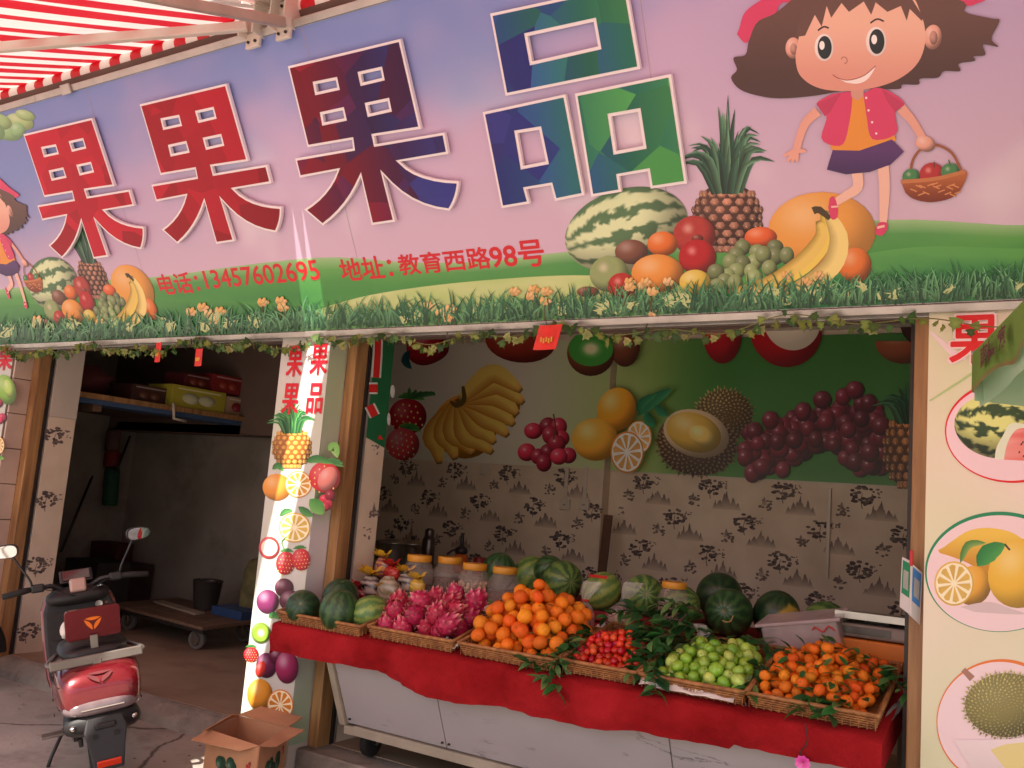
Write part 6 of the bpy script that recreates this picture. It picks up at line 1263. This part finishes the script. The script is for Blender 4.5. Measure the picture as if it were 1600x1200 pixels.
    for s in (-1, 1):
        B(MB().cyl((.0, s*.10, .23), (.07, s*.115, .44), .014, n=10), 'shock_absorber', M_DARKMETAL, smooth=True)
        sp = MB(); sp.tube([(.01+.05*t, s*(.1+.012*t)+.026*math.cos(t*38), .26+.15*t+.0*math.sin(t*38)) if False else Vector((.01+.05*t+.026*math.sin(t*38), s*(.101+.011*t)+.026*math.cos(t*38), .26+.15*t)) for t in np.linspace(0, 1, 70)], .004, 5); B(sp, 'spring', M_STEEL, smooth=True)
        B(MB().box((.14, s*.085, .22), (.32, .02, .045)), 'swing_arm', M_DARKMETAL, bevel=.006)
        s > 0 and B(MB().box((.08, s*.2, .27), (.07, .1, .014)), 'foot_peg', M_GREYM, bevel=.004)
    B(MB().tube([(.33, .12, .26), (.26, .21, .1), (.24, .245, .015)], .009, 8), 'side_stand', M_BLACKP, smooth=True)
    pr = Print(lambda x, y: Vector((.10+x, 0, y)), (0, 1, 0), 0); v, f = text_mesh('EMTR', .02); B(MB().add([(.13-.15*x, .1895-.0*y+.002, .50+.03*y-.01*x) for x, y in v], f), 'side_lettering', mat('white_decal', 'd8d0cc', .4), tail)
    return r
sc1 = scooter((-4.2, 3.1, .0), math.radians(150.8), math.radians(-11.6), 'red and black electric scooter parked with its tail towards the viewer')
pb = MB().ball((0, 0, 0), (.06, .035, .045), 18, 12, None, lambda d, t, p_: 1+.3*nz(d.x*2.5, d.y*2.5, d.z*2.5+3)-.35*max(0, d.x)).build('crumpled_tissue', M_PAPER, None, smooth=True)
sc1.scale = (1.02, 1.04, .935)
q = CAM+ray(105, 985)*4.72; pb.location = q; pb.rotation_euler = (0, .3, 2.6); tag(pb, 'crumpled white tissue stuffed in the scooter pocket', 'tissue')
# second vehicle cut off by the left edge
mv = empty('parked_moped', (-6.5, 3.55, 0), 'black moped cut off at the left edge, only its wheel showing', 'moped')
c = Vector((-6.48, 3.57, .235)); ax = Vector((.35, -1, 0)).normalized(); fw_ = Vector((-1, -.35, 0)).normalized()
wh = MB().lathe([(.16, -.035), (.2, -.045), (.225, -.03), (.235, 0), (.225, .03), (.2, .045), (.16, .035)], c, 36, ax).build('tyre', M_RUBBER, mv, smooth=True); MB().lathe([(.02, -.03), (.06, -.03), (.07, -.012), (.15, -.015), (.165, -.03), (.165, .03), (.15, .015), (.07, .012), (.06, .03), (.02, .03)], c, 30, ax).build('rim', M_GREYM, wh, smooth=True, auto=40)
MB().grid(lambda u, v: c+(-fw_*math.cos(.1+2.2*u)+Vector((0, 0, 1))*math.sin(.1+2.2*u))*.265+ax*(v-.5)*.12, 20, 5).build('mudguard', M_PLAST, mv, smooth=True, solid=.008)
for s in (-1, 1): MB().cyl(c+ax*.07*s, c+ax*.07*s+fw_*.18+Vector((0, 0, .45)), .018, n=10).build('fork_leg', M_BLACKP, mv, smooth=True)
e = c+fw_*.2+Vector((0, 0, .55)); MB().tube(spline([e-ax*.32+Vector((0, 0, .3))+fw_*.1, e+Vector((0, 0, .25)), e+ax*.32+Vector((0, 0, .3))+fw_*.1], 12), .014, 8).build('handlebar', M_BLACKP, mv, smooth=True)
MB().cyl(e-Vector((0, 0, .15)), e+Vector((0, 0, .26)), .03, n=10).build('steering_column', M_BLACKP, mv, smooth=True); MB().box(e+fw_*.75-Vector((0, 0, .1)), (.7, .28, .16), math.atan2(fw_.y, fw_.x)).build('seat', M_SEAT, mv, bevel=.05); MB().box(e+fw_*.5-Vector((0, 0, .35)), (.9, .26, .2), math.atan2(fw_.y, fw_.x)).build('body', M_PLAST, mv, bevel=.05)
c2 = c+fw_*1.15; MB().lathe([(.02, -.03), (.16, -.035), (.2, -.045), (.225, -.03), (.235, 0), (.225, .03), (.2, .045), (.16, .035), (.02, .03)], c2, 30, ax).build('tyre', M_RUBBER, mv, smooth=True)
# ================================================================== open cardboard box
M_CARD = mat('cardboard', 'b07c5a', .85, var=.1, scale=5, bump=.1, bscale=30, rgb2='bd8a66'); M_CARDIN = mat('cardboard_inside', '9a6a48', .85, var=.1, scale=5)
A_, B_, C_, D_ = (on_z(px, py, .3) for px, py in ((373, 1118), (450, 1137), (405, 1167), (325, 1141)))
cb = empty('cardboard_box', ((A_.x+C_.x)/2, (A_.y+C_.y)/2, 0), 'open brown cardboard box with its four flaps spread beside the pillar', 'box')
dn = lambda p: Vector((p.x, p.y, .004))
for a, b in ((A_, B_), (B_, C_), (C_, D_), (D_, A_)): MB().add([dn(a), dn(b), b, a], [(0, 1, 2, 3)]).build('side', M_CARD, cb, solid=.006)
MB().add([dn(A_)+Vector((0, 0, .003)), dn(B_)+Vector((0, 0, .003)), dn(C_)+Vector((0, 0, .003)), dn(D_)+Vector((0, 0, .003))], [(0, 1, 2, 3)]).build('bottom', M_CARDIN, cb, solid=.005)
def flap(a, b, c, d):
    def f(u, v):
        q = (a*(1-u)+b*u)*(1-v)+(d*(1-u)+c*u)*v; return q+Vector((0, 0, .006*math.sin(v*3)*nz(u*3, v)))+(Vector((.006*nz(u*30, 1), .006*nz(u*30, 5), 0)) if v > .95 else Vector())
    MB().grid(f, 24, 8).build('flap', M_CARD, cb, solid=.005)
up = Vector((0, 0, .004))
flap(A_+up, B_+up, on_z(473, 1121, .315), on_z(408, 1104, .325)); flap(B_+up, C_+up, on_z(432, 1167, .29), on_z(476, 1141, .31)); flap(C_+up, D_+up, on_z(299, 1156, .275), on_z(374, 1174, .265)); flap(D_+up, A_+up, on_z(363, 1116, .34), on_z(316, 1143, .32))
def boxprint(a, b, name, seed):
    n = (b-a).cross(Vector((0, 0, 1))).normalized(); 
    if n.dot(CAM-a) < 0: n = -n
    pr = Print(lambda x, y: Vector((a.x+(b.x-a.x)*x, a.y+(b.y-a.y)*x, y)), n, .0045); R_ = random.Random(seed)
    for k in range(12): pr.blob(.5+j_(R_, .2), .14+j_(R_, .05), .08, .03, 0, mix(hx('1f3a2a'), hx('2f5238'), R_.random()), nt=14, nr=2, dark=.3)
    for k in range(5): pr.blob(.85+j_(R_, .03), .2+j_(R_, .015), .02, .012, 0, hx('a83a34'), nt=8, nr=1)
    pr.build(name, cb, PAPER)
boxprint(D_, C_, 'printed_fruit', 1); boxprint(C_, B_, 'printed_fruit', 2)
# ================================================================== green parasol at the right edge
z_e = 2.1; P0 = on_z(1520, 553, z_e); dA = Vector((.162, -.667, 0)).normalized(); dB = Vector((.667, .162, 0)).normalized(); S_ = 1.7
ps = empty('green_parasol', P0+(dA+dB)*S_/2-Vector((0, 0, z_e)), 'green market parasol corner with lettering at the right edge', 'parasol')
M_GRN = cmat('green_canvas', .75, .2, translucent=.3); apex = P0+(dA+dB)*S_/2+Vector((0, 0, .5)); K = [P0, P0+dA*S_, P0+(dA+dB)*S_, P0+dB*S_]
GC, GP = hx('7f9f52'), hx('a9c4a8')
for i in range(4):
    a, b = K[i], K[(i+1) % 4]; mb = MB(); mb.grid(lambda u, v: (a*(1-u)+b*u)*(1-v)+apex*v-Vector((0, 0, .05*math.sin(v*3.14)*(1-abs(2*u-1)))), 10, 8, lambda u, v: GC); mb.build('canopy_panel', M_GRN, ps, smooth=True)
    n_ = (b-a).cross(Vector((0, 0, 1))).normalized(); n_ = n_ if n_.dot(a+b-2*apex) > 0 else -n_
    hv = .115; mb = MB(); mb.grid(lambda u, v: a*(1-u)+b*u+Vector((0, 0, -hv*v-.012*v*math.sin(u*22)))+n_*(.012*v*math.sin(u*17+i)+.002), 50, 6, lambda u, v: mix(GC, hx('9a7a5a'), sm(.9, .97, v))); mb.build('valance', M_GRN, ps, smooth=True)
    hv2 = .15; mb = MB(); mb.grid(lambda u, v: a*(1-u)+b*u+Vector((0, 0, -hv2*v-.01*v*math.sin(u*14+2)))-n_*(.02+.02*v*math.sin(u*11+i)), 50, 6, lambda u, v: GP); mb.build('inner_flap', M_GRN, ps, smooth=True)
    MB().cyl(K[i], apex, .008, n=6).build('rib', M_STEEL, ps)
pc = P0+(dA+dB)*S_/2; MB().cyl((pc.x, pc.y, 0), (pc.x, pc.y, z_e+.52), .02, n=12).build('pole', M_STEEL, ps, smooth=True); MB().lathe([(.25, 0), (.25, .05), (.1, .08), (.03, .1)], (pc.x, pc.y, .002), 24).build('base', M_PLAST, ps, smooth=True, auto=40)
nA = dA.cross(Vector((0, 0, 1))).normalized(); nA = nA if nA.dot(P0+dA*.5-apex) > 0 else -nA
v, f = text_mesh('南德 疯', .03); mb = MB(); mbw = MB()
mb.add([P0+dA*(.24+.34*x)+Vector((0, 0, -.088+.062*y))+nA*.018 for x, y in v], f); mb.build('valance_lettering', mat('brown_ink', '5a2c34', .7), ps)
# ================================================================== litter on the ground
LR = random.Random(31); M_LIT = cmat('litter_scraps', .85, .2); mb = MB()
for k in range(90):
    x, y = LR.uniform(-7.5, -3.2), LR.uniform(3.0, 3.9); s = LR.uniform(.004, .014); a = LR.uniform(0, 6.28); c = LR.choice((hx('8a7a60'), hx('5a5040'), hx('b8aa98'), hx('6a6a48'), hx('94856f')))
    mb.cc = c; mb.add([(x+s*math.cos(a+q*1.57)*LR.uniform(.6, 1.3), y+s*math.sin(a+q*1.57)*LR.uniform(.6, 1.3), .004+LR.uniform(0, .005)) for q in range(4)], [(0, 1, 2, 3)])
tag(mb.build('litter', M_LIT), 'tiny scraps of litter scattered on the street concrete', 'litter', kind='stuff')
